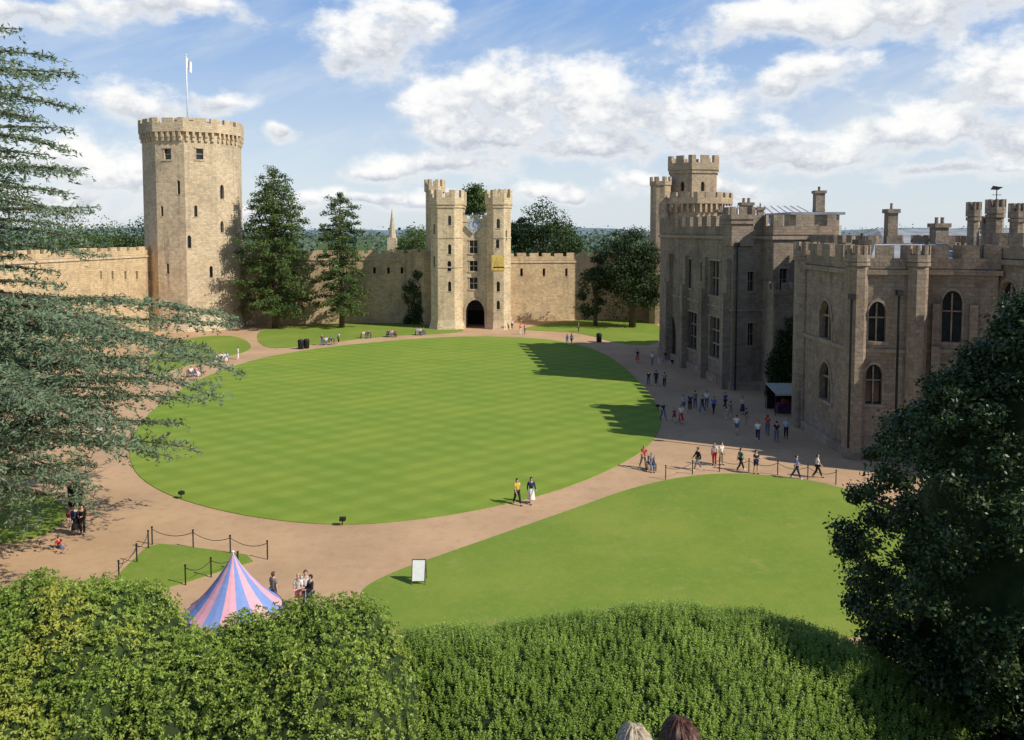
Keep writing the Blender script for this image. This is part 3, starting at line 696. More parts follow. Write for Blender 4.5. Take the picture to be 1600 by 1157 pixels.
def sprig_hedge(name,label,tab,Yt,front,back,kind,dens,leafm,bumpa,org_px):
    random.seed(len(label)); px0,px1=tab[0][0],tab[-1][0]
    root=thing(name,label,'hedge' if kind=='box' else 'shrub',tuple(D(org_px,interp(tab,org_px),Yt)-Vector((0,0,2.2))))
    xa,xb=D(px0,1000,Yt).x,D(px1,1000,Yt).x
    def top(X):
        px=800+X/Yt*F*.965; px=800+X*F*(ct+(CY-interp(tab,px))/F*st)/Yt
        return D(px,interp(tab,px),Yt).z
    ph=[random.uniform(0,6) for _ in range(8)]
    def surf(X,Y):
        q=(Yt-Y)/front if Y<Yt else (Y-Yt)/back
        edge=min(1,max(0,(X-xa)/.8),max(0,(xb-X)/.8))
        b=bumpa*(math.sin(X*1.7+ph[0]+Y)*.5+math.sin(X*3.3+ph[1]-Y*1.9)*.35+math.sin(X*.9+Y*2.6+ph[2])*.5+math.sin(X*6.1+Y*4.7+ph[3])*.3+math.sin(X*9.7-Y*7.3+ph[4])*.22)
        return top(X)-1.5*max(0,q)**2+b-(1-edge)**2*1.0
    Cs=[];Ns=[];Ax=[];Sz=[]
    N=int((xb-xa)*(front+back)*dens)
    for i in range(N):
        X=random.uniform(xa,xb); Y=random.uniform(Yt-front,Yt+back*.8); z=surf(X,Y)
        e=.12; nx_=-(surf(X+e,Y)-z)/e; ny_=-(surf(X,Y+e)-z)/e; nv=Vector((nx_,ny_,1)).normalized()
        if kind=='box':
            ax=(nv*.55+Vector((random.gauss(0,.17),random.gauss(0,.17),1.0))).normalized(); h=random.uniform(.10,.24) if random.random()<.8 else random.uniform(.22,.36); b0=Vector((X,Y,z))-ax*h*.5
            for a in range(13):
                f=(a+.5)/13; q=a*2.4+random.random(); rad=Vector((math.cos(q),math.sin(q),0)); dl=(rad+ax*.7).normalized(); ls=random.uniform(.038,.056)*(1.2-.6*f)
                Cs.append(b0+ax*h*f+dl*ls*.5); Ax.append(dl); Ns.append((ax*.8-rad*.4)); Sz.append(ls)
        else:
            ax=(nv*.9+Vector((random.gauss(0,.4),random.gauss(0,.4),.35))).normalized(); b0=Vector((X,Y,z))+ax*random.uniform(-.18,.10)
            s1=ax.cross(Vector((1,.2,0))).normalized(); s2=ax.cross(s1)
            for a in range(7):
                q=a*2.4+random.random()*.6; rad=s1*math.cos(q)+s2*math.sin(q); lift=random.uniform(.0,1.1); dl=(rad+ax*lift).normalized(); ls=random.uniform(.032,.066)
                Cs.append(b0+dl*ls*.5+rad*random.uniform(0,.02)); Ax.append(dl); Ns.append(ax-rad*lift); Sz.append(ls)
    A=lambda L:np.array([tuple(c) for c in L]); Cs=A(Cs);Ax=A(Ax);Nm=unit(A(Ns)+rng.normal(size=Cs.shape)*(.25 if kind=='box' else .45))
    build_np('foliage',leaf_quads(Cs,Nm,np.array(Sz),.55 if kind=='box' else .5,Ax,.5 if kind=='box' else 1.2).reshape(-1,3),4,[leafm],root)
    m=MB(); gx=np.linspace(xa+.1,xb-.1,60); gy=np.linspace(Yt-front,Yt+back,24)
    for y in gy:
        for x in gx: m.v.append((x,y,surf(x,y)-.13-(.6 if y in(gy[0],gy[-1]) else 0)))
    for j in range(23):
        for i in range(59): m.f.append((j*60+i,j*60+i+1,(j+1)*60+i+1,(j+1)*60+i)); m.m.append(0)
    build('dark_core',m,L_INNER,root)  # solid dark surface under the leaves, standing in for the shaded inside
sprig_hedge('box_hedge','long clipped green box hedge across the bottom right foreground',[(500,1070),(560,1015),(620,998),(700,986),(800,975),(900,967),(1000,958),(1100,953),(1200,966),(1300,994),(1400,1040),(1500,1090),(1620,1140)],14.2,2.9,1.2,'box',300,L_BOX,.07,1000)
sprig_hedge('laurel_shrub','yellow green laurel shrub at the bottom left corner',[(-90,955),(0,938),(60,915),(130,903),(200,902),(240,917),(270,953),(310,996),(350,1055)],13.2,3.1,1.1,'laurel',420,L_LAUREL,.21,120)
sprig_hedge('laurel_shrub','rounded laurel shrub in front of the striped tent',[(225,1015),(270,982),(330,971),(400,966),(470,953),(530,950),(580,962),(620,995),(680,1055)],12.8,2.9,1.1,'laurel',420,L_LAUREL,.19,450)
# ------------------------------------------------------------------ castle: round tower
def round_tower():
    Yt=147.0; c=(D(303,300,Yt).x,Yt); root=thing('round_tower','tall many sided stone tower with overhanging battlements and a flagpole','tower',(c[0],c[1],0))
    n=10; rot=math.pi/10-math.pi/2-.12; r=8.2; pts=ngon(c,r,n,rot); zt=ZZ(222,140)
    mb=MB(); holes={}; wins=[]
    def edge_for(px):
        for i in range(n):
            a,b=pts[i],pts[(i+1)%n]; _,_,nn,L=frame(a,b)
            if nn.y>-.15: continue
            try: h=px_hole(a,b,px-1,px+1,300,310)
            except ZeroDivisionError: continue
            u=(h[0]+h[1])/2
            if 0<u<L: return i
    spec=[(262,241,11,17,False),(312,241,11,17,False),(279,293,5,22,True),(347,300,6,22,True),(306,330,5,18,True),(253,330,4,16,True),(347,355,5,18,True),(290,378,6,20,True),(262,420,4,16,True),(330,425,5,18,True)]
    for px,py,w,h,ar in spec:
        i=edge_for(px)
        if i is None: continue
        L=(pts[(i+1)%n]-pts[i]).length
        ho=px_hole(pts[i],pts[(i+1)%n],px-w/2,px+w/2,py-h/2,py+h/2,ar)
        if ho[0]<.2: ho=(.2,)+(.2+ho[1]-ho[0],)+ho[2:]
        if ho[1]>L-.2: ho=(L-.2-(ho[1]-ho[0]),L-.2)+ho[2:]
        holes.setdefault(i,[]).append(ho); wins.append((i,ho))
    prism(mb,pts,2.2,zt,holes); base=ngon(c,r+.8,n,rot)
    for i in range(n):
        a,b=base[i],base[(i+1)%n]; p,q=pts[i],pts[(i+1)%n]; mb.poly([(a.x,a.y,-.2),(b.x,b.y,-.2),(q.x,q.y,2.2),(p.x,p.y,2.2)])
    build('wall',mb,S_TOWER,root)
    for i,ho in wins: window(root,pts[i],pts[(i+1)%n],ho,.45,0,1 if not ho[4] else 0,not ho[4],S_TRIM)
    pr=.55; z1=zt+1.6; mb=MB(); outp=ngon(c,r+pr,n,rot)
    for i in range(n):
        a,d,nn,L=frame(pts[i],pts[(i+1)%n]); k=5
        for j in range(k):
            u=L*(j+.5)/k; mb.ubox(a,d,nn,u-.2,u+.2,zt+.75,z1,-pr+.06,.1); mb.ubox(a,d,nn,u-.2,u+.2,zt+.1,zt+.748,-pr*.55,.1)
    build('corbel_course',mb,S_TOWER,root)
    mb=MB(); prism(mb,pts,zt,z1); battlement(mb,outp,z1,1.45,.85,.55,2.0,.7,0,True,0,.06); mb.poly([(p.x,p.y,z1+.05) for p in pts])
    build('parapet',mb,S_TOWER,root)
    mb=MB(); cc=(c[0]-.6,c[1]); tp=ngon(cc,3.6,10); prism(mb,tp,z1,z1+2.5,cap=z1+2.5); ring(mb,tp,z1+2.5,z1+2.8,.15,.4); build('stair_turret',mb,S_TOWER,root)
    zf=z1+2.5; f=thing('flagpole','white flagpole with a small white flag on the tower top','flagpole',(cc[0]-.2,cc[1],zf)); mb=MB()
    ztop=ZZ(88,147); mb.tube([(cc[0]-.2,cc[1],zf),(cc[0]-.2,cc[1],ztop)],[.14,.07],8); mb.lathe((cc[0]-.2,cc[1],ztop),[(.0,0),(.15,.1),(.15,.2),(0,.32)],8); build('pole',mb,M_PAINT,f,True)
    mb=MB()
    for i in range(9):
        x=cc[0]-.12+i*.1; y=cc[1]+.14*math.sin(i*.9); mb.v+= [(x,y,ztop-2.0-i*.12),(x,y+.1,ztop-.25-i*.1)]
    for i in range(8): mb.f.append((2*i,2*i+2,2*i+3,2*i+1)); mb.m.append(0)
    build('flag',mb,CM['white'],f,True)
    for k,(dx,dy,l) in enumerate(((-3.2,-7.0,'person in white shirt on the round tower top, left of turret'),(3.2,-6.8,'person in red shirt on the round tower top, right of turret'))):
        person((c[0]+dx,c[1]+dy,z1+.06),'standing',10*k,('white','red')[k],'denim','trousers','brown','',lab=l,group='visitors up on the walls')
    return c
TC=round_tower()
# ------------------------------------------------------------------ castle: curtain walls
def curtain(label,pts,zt,slits=()):
    b=vec2(pts[0]); root=thing('curtain_wall',label,'wall',(b.x,b.y,0)); mb=MB(); holes={}
    for i,ho in slits: holes.setdefault(i,[]).append(ho)
    back=offset(pts,2.8,False)
    for i in range(len(pts)-1):
        wall(mb,pts[i],pts[i+1],-.2,zt,holes.get(i,()),.5); wall(mb,back[i+1],back[i],-.2,zt)
        mb.poly([(pts[i][0],pts[i][1],zt),(pts[i+1][0],pts[i+1][1],zt),(back[i+1].x,back[i+1].y,zt),(back[i].x,back[i].y,zt)])
    for e,o in ((pts[0],back[0]),(pts[-1],back[-1])): mb.poly([(e[0],e[1],-.2),(o.x,o.y,-.2),(o.x,o.y,zt),(e[0],e[1],zt)])
    build('wall',mb,S_WALL,root)
    mb=MB(); battlement(mb,pts,zt+.002,.75,.6,.45,1.7,.75,.04,False,0,.08); build('parapet',mb,S_WALL,root)
    courses(root,pts,[(zt-.45,zt-.15,.16)],S_TRIM,False)
    for i,ho in slits: window(root,pts[i],pts[i+1],ho,.5,0,0,False,S_TRIM,'arrow_slit','opening',M_DARK)
XL=D(674,450,142).x; XR=D(799,450,142).x
wl=[(-72.0,92.0),(-66.5,113.0),(TC[0]-5.6,141.6)]
wm=[(TC[0]+7.6,149.0),(D(520,450,151).x,151.0),(XL+.4,152.0)]
wr=[(XR-.4,154.5),(D(930,450,157).x,157.5),(D(1045,450,158).x,158.0)]
zl=12.9; zm=ZZ(398,151)-.6; zr=ZZ(402,157)-.6
sl_l=[(1,px_hole(wl[1],wl[2],px-1.5,px+1.5,424,437)) for px in (158,176,196,214,234,256)]
sl_m=[(1,px_hole(wm[1],wm[2],px-2,px+2,418,428)) for px in (585,607,628,648)]
sl_r=[(0,px_hole(wr[0],wr[1],px-2,px+2,420,432)) for px in (815,850,885)]
curtain('buff stone curtain wall between the cedar and the round tower',wl,zl,sl_l)
curtain('stone curtain wall behind the two pines, from round tower to gatehouse',wm,zm,sl_m)
curtain('stone curtain wall from the gatehouse to the dark yews',wr,zr,sl_r)
mb=MB(); tp=ngon((XL-2.0,151.6),2.4,8); root=thing('wall_buttress','shaded stone buttress tower joining gatehouse and wall on the left','buttress',(XL-2.0,151.6,0))
prism(mb,tp,-.2,zm+.6,cap=zm+.6); build('wall',mb,S_WALL,root); mb=MB(); battlement(mb,tp,zm+.602,.5,.5,.4,.9,.6,.05); build('parapet',mb,S_WALL,root)
def onwall(a,b,px,zt,off=1.5):
    A,d,n,L=frame(a,b); h=px_hole(a,b,px-1,px+1,395,400); u=(h[0]+h[1])/2; p=A+d*u-n*off; return (p.x,p.y,zt)
for k,(px,t,l) in enumerate(((252,'navy','person in navy shirt on the wall walk left of the round tower'),(259,'grey','person in grey shirt on the wall walk, second from the tower'),(276,'red','person in red shirt on the wall walk nearest the round tower'))):
    person(onwall(wl[1],wl[2],px,zl),'standing',(30,-60,90)[k],t,'denim','trousers','brown','',lab=l,group='visitors up on the walls')
person(onwall(wr[0],wr[1],843,zr),'standing',70,'navy','black','trousers','brown','',lab='person in navy shirt on the wall walk right of the gatehouse',group='visitors up on the walls')
# ------------------------------------------------------------------ castle: gatehouse
def gatehouse():
    Yf=141.8; xa=D(672,400,Yf).x; xb=D(722,400,Yf).x; xc=D(760,400,Yf).x; xd=D(798,400,Yf).x
    root=thing('gatehouse','tall twin turreted stone gatehouse with arched entrance and diamond clock','gatehouse',((xa+xd)/2,Yf,0))
    def tur(x0,x1,y0,y1,ch): return [Vector(p) for p in ((x0+ch,y0),(x1-ch,y0),(x1,y0+ch),(x1,y1),(x0,y1),(x0,y0+ch))]
    Yb=151.0
    def turret(pts,z_par,slots):
        mb=MB(); holes={}; ws=[]
        for e,x0,x1,y0,y1,ar in slots:
            ho=px_hole(pts[e],pts[(e+1)%len(pts)],x0,x1,y0,y1,ar); holes.setdefault(e,[]).append(ho); ws.append((e,ho))
        prism(mb,pts,1.6,z_par,holes,cap=z_par)
        bs=offset(pts,-.45)
        for i in range(len(pts)):
            a,b=bs[i],bs[(i+1)%len(pts)]; p,q=pts[i],pts[(i+1)%len(pts)]; mb.poly([(a.x,a.y,-.2),(b.x,b.y,-.2),(q.x,q.y,1.6),(p.x,p.y,1.6)])
        build('turret_wall',mb,S_GATE,root)
        mb=MB(); battlement(mb,pts,z_par+.002,1.2,1.3,.5,1.5,1.0,.28); ring(mb,pts,z_par-.5,z_par-.1,.15,.4); build('parapet',mb,S_GATE,root)
        courses(root,pts,[(zz-.1,zz+.1,.08) for zz in (ZZ(372,Yf),ZZ(418,Yf))],S_TRIM)
        for e,ho in ws: window(root,pts[e],pts[(e+1)%len(pts)],ho,.45,0,0,False)
    TL=tur(xa,xb,Yf,Yb,1.3); TR=tur(xc,xd,Yf,Yb,1.2)
    zf=ZZ(297,Yf)-2.5
    turret(TL,zf,[(0,700,705,337,352,True),(0,700,705,382,398,True),(0,699,705,408,424,True),(0,700,705,440,456,True),(5,677,680,350,366,True),(5,677,680,400,418,True)])
    turret(TR,zf,[(0,776,781,342,357,True),(0,775,780,374,388,True),(0,776,781,440,456,True),(0,776,781,470,484,True),(1,790,792,360,376,True)])
    for x0,x1,top in ((D(666,300,153).x,D(692,300,153).x,281),(D(775,300,153).x,D(797,300,153).x,296)):
        pts=tur(x0,x1,151.2,155.5,.8); mb=MB(); z=ZZ(top,152)-2.2; prism(mb,pts,0,z,cap=z); build('turret_wall',mb,S_GATE,root)
        mb=MB(); battlement(mb,pts,z+.002,1.0,1.2,.45,1.2,.9,.25); build('parapet',mb,S_GATE,root)
    Yc=Yf+1.7; a=(xb-.02,Yc); b=(xc+.02,Yc); zc=ZZ(336,Yf)-1.2
    W=[px_hole(a,b,734,746,376,396),px_hole(a,b,734,746,408,424),px_hole(a,b,734,746,434,452)]
    gate=px_hole(a,b,727.5,757,469,516,True); gate=(gate[0],gate[1],0.0,gate[3],True,6.0)
    mb=MB(); wall(mb,a,b,0,zc,W+[gate],.4); mb.poly([(xb,Yc,zc),(xc,Yc,zc),(xc,Yb,zc),(xb,Yb,zc)]); wall(mb,(xc,Yb-.2),(xb,Yb-.2),0,zc); build('front_wall',mb,S_GATE,root)
    mb=MB(); battlement(mb,[Vector(a),Vector(b)],zc+.002,.6,.6,.4,1.0,.7,.1,False); build('parapet',mb,S_GATE,root)
    for h in W: window(root,a,b,h,.4,1,1)
    A,d,n,L=frame(a,b); cn,_=contour(gate[:5]); pb=MB(); pb.poly([(A.x+d.x*u,A.y+d.y*u+5.98,z) for u,z in cn]); build('passage_shade',pb,M_DARK,root)  # near-black sheet paints the darkness deep in the archway
    mb=MB(); u0,u1,z1=gate[0],gate[1],gate[3]
    for i in range(1,7): u=u0+(u1-u0)*i/7; mb.ubox(A,d,n,u-.05,u+.05,z1*.62,z1*.97 if 1<i<6 else z1*.8,1.0,1.1)
    for i in range(4): z=z1*(.66+.09*i); mb.ubox(A,d,n,u0+(.3 if i>2 else 0),u1-(.3 if i>2 else 0),z-.05,z+.05,1.11,1.18)
    build('portcullis',mb,M_IRON,root)
    mb=MB()
    for k in range(len(cn)):
        p,q=cn[k],cn[(k+1)%len(cn)]
        if p[1]<.1 and q[1]<.1: continue
        c0=((u0+u1)/2,gate[3]*.45)
        def outw(pp):
            v=Vector((pp[0]-c0[0],pp[1]-c0[1])); v=v*(1+.42/v.length); return (c0[0]+v.x,max(0,c0[1]+v.y))
        P,Q=outw(p),outw(q); f=lambda s,o:(A.x+d.x*s[0],A.y+d.y*s[0]-o,s[1])
        mb.poly([f(p,.1),f(P,.1),f(Q,.1),f(q,.1)]); mb.poly([f(P,.1),f(P,-.02),f(Q,-.02),f(Q,.1)]); mb.poly([f(p,.1),f(q,.1),f(q,-.02),f(p,-.02)])
    build('arch_moulding',mb,S_TRIM,root)
    cz=ZZ(353,Yf); cx=D(739,353,Yf).x; s=1.45; mb=MB(); y=Yc-.35
    mb.add([(cx,y,cz-s),(cx+s,y,cz),(cx,y,cz+s),(cx-s,y,cz),(cx,Yc+.02,cz-s),(cx+s,Yc+.02,cz),(cx,Yc+.02,cz+s),(cx-s,Yc+.02,cz)],[(0,1,2,3),(0,4,5,1),(1,5,6,2),(2,6,7,3),(3,7,4,0)])
    for k in range(12):
        q=k*math.pi/6; x,z=cx+.8*math.sin(q),cz+.8*math.cos(q); mb.box(x-.05,x+.05,y-.03,y+.01,z-.08,z+.08,1)
    ck=build('clock_face',mb,[plain('clock_blue_white',(.42,.46,.50),.5,.15,1.2),M_IRON],root)
    mb=MB(); mb.box(cx-.04,cx+.04,y-.06,y-.035,cz,cz+.65); build('clock_hand',mb,M_IRON,ck)
    mb=MB(); mb.add([(cx,y-.07,cz-.05),(cx+.5,y-.07,cz-.35),(cx+.53,y-.07,cz-.28),(cx,y-.07,cz+.05)],[(0,1,2,3)]); build('clock_hand',mb,M_IRON,ck)
    x0,x1=D(768,410,Yf).x,D(788,410,Yf).x; z0,z1=ZZ(423,Yf),ZZ(399,Yf); mb=MB(); mb.box(x0,x1,Yf-.08,Yf+.02,z0,z1)
    sd=build('sundial_panel',mb,plain('gold_paint',(.66,.46,.12),.7,.2,1),root); mb=MB()
    mb.tube([(x0+.9,Yf-.09,z1-.4),(x0+1.1,Yf-.5,z0+.9)],.025,5); mb.tube([(x0+1.1,Yf-.5,z0+.9),(x0+1.1,Yf-.09,z0+.8)],.02,5)
    build('gnomon',mb,S_DARK,sd)
gatehouse()
sp=D(613,385,420); root=thing('church_spire','slender pale church spire far beyond the curtain wall','church',(sp.x,420,0)); mb=MB(); zb=ZZ(372,420); z_t=ZZ(325,420)
mb.box(sp.x-2.2,sp.x+2.2,417.8,422.2,0,zb); build('tower',mb,S_TRIM,root); mb=MB(); mb.lathe((sp.x,420,zb),[(2.0,0),(1.0,(z_t-zb)*.5),(.12,z_t-zb-.6),(.0,z_t-zb)],8); build('spire',mb,S_TRIM,root)
# ------------------------------------------------------------------ castle: corner tower with two tiers
def corner_tower():
    Yc=154.0; cx=D(1083,330,Yc).x; root=thing('corner_tower','two tier battlemented stone tower rising behind the right hand range','tower',(cx,Yc,0))
    lo=ngon((cx,Yc),6.5,10,.2); zl_=ZZ(320,Yc); mb=MB(); prism(mb,lo,0,zl_,cap=zl_+.5); build('lower_wall',mb,S_CORNER,root)
    mb=MB()
    for i in range(10):
        a,d,n,L=frame(lo[i],lo[(i+1)%10])
        for j in range(4): u=L*(j+.5)/4; mb.ubox(a,d,n,u-.18,u+.18,zl_-1.5,zl_-.01,-.6,.1)
    build('corbel_course',mb,S_CORNER,root)
    mb=MB(); battlement(mb,ngon((cx,Yc),7.2,10,.2),zl_,1.1,.9,.5,1.4,.8); build('parapet',mb,S_CORNER,root)
    up=ngon((cx,Yc),4.75,6,.25); zu=ZZ(268,Yc); holes={}; ws=[]
    for px in (1066,1098):
        for i in range(6):
            a,b=up[i],up[(i+1)%6]; _,_,n,L=frame(a,b)
            if n.y>-.2: continue
            ho=px_hole(a,b,px-3,px+3,284,299,True)
            if .2<ho[0] and ho[1]<L-.2: holes.setdefault(i,[]).append(ho); ws.append((i,ho)); break
    mb=MB(); prism(mb,up,zl_,zu,holes,cap=zu); build('upper_wall',mb,S_CORNER,root)
    for i,ho in ws: window(root,up[i],up[(i+1)%6],ho,.45,0,0,False)
    mb=MB(); battlement(mb,up,zu+.002,1.3,1.3,.5,1.6,1.0,.35); ring(mb,up,zu-.6,zu,.2,.4); build('parapet',mb,S_CORNER,root)
    tc=(D(1033,300,151).x,151.5); tp=ngon(tc,1.95,8,.2); zt=ZZ(290,151); mb=MB(); prism(mb,tp,0,zt,cap=zt); build('turret_wall',mb,S_CORNER,root)
    mb=MB(); battlement(mb,tp,zt+.002,.7,.8,.35,.8,.6,.15); build('parapet',mb,S_CORNER,root)
corner_tower()
# ------------------------------------------------------------------ castle: right hand range
def chimney(root,px,pt,pb,w,Y,mat=None,pots=2):
    a=D(px,pt,Y); z0=D(px,pb,Y).z; W=w*Y/F/2; mb=MB(); mb.box(a.x-W,a.x+W,Y-W,Y+W,z0-1.5,a.z-.55,0); mb.box(a.x-W-.14,a.x+W+.14,Y-W-.14,Y+W+.14,a.z-.85,a.z-.5)
    mb.box(a.x-W*1.05,a.x+W*1.05,Y-W*1.05,Y+W*1.05,z0+.1,z0+.35)
    for k in range(pots):
        x=a.x+(k-(pots-1)/2)*W*.9; mb.lathe((x,Y,a.z-.5),[(W*.3,0),(W*.26,.4),(W*.32,.5),(W*.2,.5)],8)
    build('chimney',mb,mat or S_RANGE,root)
def drainpipe(root,px,y0,y1,Y):
    a=D(px,y0,Y); b=D(px,y1,Y); mb=MB(); mb.tube([(a.x,Y,a.z),(a.x,Y,max(.05,b.z))],.09,8); mb.box(a.x-.22,a.x+.22,Y-.2,Y+.15,a.z,a.z+.4); build('drainpipe',mb,M_IRON,root)
def range_a():
    p0=Vector((20.3,114.0)); p1=Vector((23.3,87.6)); p2=Vector((26.6,88.2)); p3=Vector((26.9,85.6)); p4=Vector((33.5,86.4)); p5=Vector((44,118))
    root=thing('castle_range','long battlemented stone range with mullioned windows facing the lawn','building',(p1.x,p1.y,0)); zt=ZZ(366,100)
    poly=[p0,p1,p2,p3,p4,p5]
    A=[px_hole(p0,p1,*q) for q in ((1042,1050,402,440),(1070,1081,405,450),(1109,1125,408,462),(1075,1090,488,546),(1109,1127,496,560),(1095,1100,410,440))]
    door=px_hole(p0,p1,1041,1056,492,556,True); door=(door[0],door[1],0,door[3],True,1.6)
    R=[px_hole(p1,p2,1168,1178,425,455),px_hole(p1,p2,1168,1178,505,540)]
    R2=[px_hole(p3,p4,1218,1230,420,455)]
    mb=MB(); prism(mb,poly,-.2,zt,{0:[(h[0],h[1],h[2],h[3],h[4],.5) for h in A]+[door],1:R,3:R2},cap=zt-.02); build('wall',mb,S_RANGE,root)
    for i,h in enumerate(A): window(root,p0,p1,h,.5,(1,1,2,2,2,0)[i],(1,1,1,2,2,0)[i],True,S_TRIM2)
    for h in R: window(root,p1,p2,h,.45,1,1,True,S_TRIM2)
    for h in R2: window(root,p3,p4,h,.45,1,1,True,S_TRIM2)
    a,d,n,L=frame(p0,p1); cn,_=contour(door[:5]); pb=MB(); pb.poly([(a.x+d.x*u-n.x*1.58,a.y+d.y*u-n.y*1.58,z) for u,z in cn]); build('door',pb,plain('oak_door',(.05,.03,.02),.7),root)
    mb=MB(); battlement(mb,poly,zt+.002,.9,1.15,.5,1.7,1.2,.1); build('parapet',mb,S_RANGE,root)
    z=ZZ(470,100); courses(root,poly,[(zt-.5,zt-.15,.22),(z-.12,z+.15,.16),(-.1,.9,.22)],S_TRIM2)
    for u in (5.2,11.8,18.8,25.6):
        mb=MB(); mb.ubox(a,d,n,u-.5,u+.5,-.1,zt*.62,-.85,.05); mb.ubox(a,d,n,u-.44,u+.44,zt*.62,zt*.84,-.5,.05); build('buttress',mb,S_RANGE,root)
    tp=[Vector((23.0,87.2)),Vector((25.4,87.6)),Vector((25.2,90.2)),Vector((22.8,89.8))]; mb=MB(); prism(mb,tp,zt-1.2,zt+1.6,cap=zt+1.6); battlement(mb,tp,zt+1.602,.5,.8,.35,.75,.5,.12); ring(mb,tp,zt+1.1,zt+1.4,.14,.3); build('corner_turret',mb,S_RANGE,root)
    bp_=[Vector((26.5,84.0)),Vector((28.6,84.2)),Vector((28.6,87)),Vector((26.5,87))]; mb=MB(); prism(mb,bp_,-.2,10.5,cap=10.5); battlement(mb,bp_,10.502,.5,.7,.35,.8,.6,.1); build('stepped_bay',mb,S_RANGE,root)
    Y=97; q=[Vector((D(1236,360,Y).x,Y)),Vector((D(1308,360,Y).x,Y-.6)),Vector((D(1312,360,Y).x+2,Y+16)),Vector((D(1236,360,Y).x-.5,Y+16))]; zu=ZZ(336,Y)
    h1=[px_hole(q[0],q[1],1254,1266,358,380)]; mb=MB(); prism(mb,q,zt-.3,zu,{0:h1},cap=zu); build('upper_storey',mb,S_CORNER,root)
    for h in h1: window(root,q[0],q[1],h,.45,1,1,True,S_TRIM2)
    Y=99; x0,x1=D(1142,350,Y).x,D(1236,350,Y).x; z0,z1=ZZ(352,Y),ZZ(322,Y+12); mb=MB()
    mb.add([(x0,Y,z0),(x1+6,Y,z0),(x1+6,Y+13,z1),(x0+2.5,Y+13,z1),(x0,Y,zt-.5),(x1+6,Y,zt-.5),(x1+6,Y+13,zt-.5),(x0+2.5,Y+13,zt-.5)],[(0,1,2,3),(4,5,1,0),(5,6,2,1),(6,7,3,2),(7,4,0,3)])
    for k in range(1,12):
        f=k/12; xa=x0+(x1+6-x0)*f; xb=x0+2.5+(x1+3.5-x0)*f; mb.tube([(xa,Y-.02,z0+.03),(xb,Y+13,z1+.03)],.05,4)
    build('roof',mb,M_WHITE_ROOF,root)
    mb=MB(); xq=D(1236,336,97).x; mb.box(xq-.3,D(1312,336,97).x+.3,96.1,113.5,zu+.004,zu+.3); build('roof_edge',mb,M_LEAD,root)
    for c in ((1166,310,345,17,97,None,2),(1188,318,345,9,104,None,1),(1280,292,332,14,104,None,1),(1206,366,392,16,92,None,1),(1128,322,345,12,108,None,2)): chimney(root,*c)
    drainpipe(root,1152,385,610,87.3)
range_a()
def chapel():
    a=Vector((24.9,71.0)); b=Vector((25.2,61.2)); c=Vector((29.2,60.4)); c2=Vector((29.3,61.6)); d=Vector((34.8,59.4)); e=Vector((40,75)); poly=[a,b,c,c2,d,e]; zt=14.2
    root=thing('chapel','battlemented stone chapel with pointed windows behind the dark evergreen','building',(b.x,b.y,0))
    W0=[px_hole(a,b,1281,1300,470,530,True),px_hole(a,b,1281,1299,566,626,True)]
    W1=[px_hole(b,c,1357,1384,472,534,True),px_hole(b,c,1352,1378,570,632,True)]
    W3=[px_hole(c2,d,1472,1503,455,535,True),px_hole(c2,d,1428,1446,470,520,True)]
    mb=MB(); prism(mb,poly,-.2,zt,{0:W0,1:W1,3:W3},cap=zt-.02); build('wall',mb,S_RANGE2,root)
    for h in W0: window(root,a,b,h,.45,1,1,True,S_TRIM2)
    for h in W1: window(root,b,c,h,.45,1,1,True,S_TRIM2)
    for h in W3: window(root,c2,d,h,.45,1,1,True,S_TRIM2)
    mb=MB(); battlement(mb,poly,zt+.002,.75,.95,.45,1.35,.95,.12); build('parapet',mb,S_RANGE2,root)
    z=ZZ(545,62); courses(root,poly,[(zt-.45,zt-.1,.24),(z-.12,z+.14,.16),(-.1,.8,.25)],S_TRIM2)
    for p,r,zz in ((a,.95,zt+.6),(b,.8,zt+.5),(c,.8,zt+.5)):
        mb=MB(); tp=ngon((p.x+.25,p.y+.1),r,8,.39); prism(mb,tp,-.2,zz,cap=zz); battlement(mb,tp,zz+.002,.5,.7,.25,.4,.33,.1); ring(mb,tp,zz-.3,zz-.05,.12,.3); build('corner_turret',mb,S_RANGE2,root)
    A_,d_,n_,L_=frame(c2,d)
    for u in (2.0,4.4):
        mb=MB(); mb.ubox(A_,d_,n_,u-.3,u+.3,-.1,zt*.6,-.6,.05); mb.ubox(A_,d_,n_,u-.27,u+.27,zt*.6,zt*.82,-.35,.05); build('buttress',mb,S_RANGE2,root)
    rw=[Vector((30.6,71.4)),Vector((41,70)),Vector((42,86)),Vector((30.8,86.2))]; mb=MB(); prism(mb,rw,-.2,15.0,cap=15.0); build('shade_wing',mb,S_RANGE,root); mb=MB(); battlement(mb,rw,15.002,.6,.9,.45,1.3,.9,.08); build('parapet',mb,S_RANGE,root)  # block added out of view to keep sun off the recess and stall
    drainpipe(root,1331,468,700,60.1); drainpipe(root,1405,462,640,60.0)
    mb=MB(); mb.add([(26.5,69.5,zt),(26.8,62.6,zt),(34,61,zt),(38,73,zt),(29,66.5,zt+1.7),(34.5,66,zt+1.7)],[(0,1,4),(1,2,5,4),(2,3,5),(3,0,4,5)]); build('roof',mb,M_LEAD,root)
    for q in ((1393,318,392,15,72,None,1),(1347,365,392,16,66,S_DARK,1),(1468,340,380,20,70,None,2)): chimney(root,*q)
chapel()
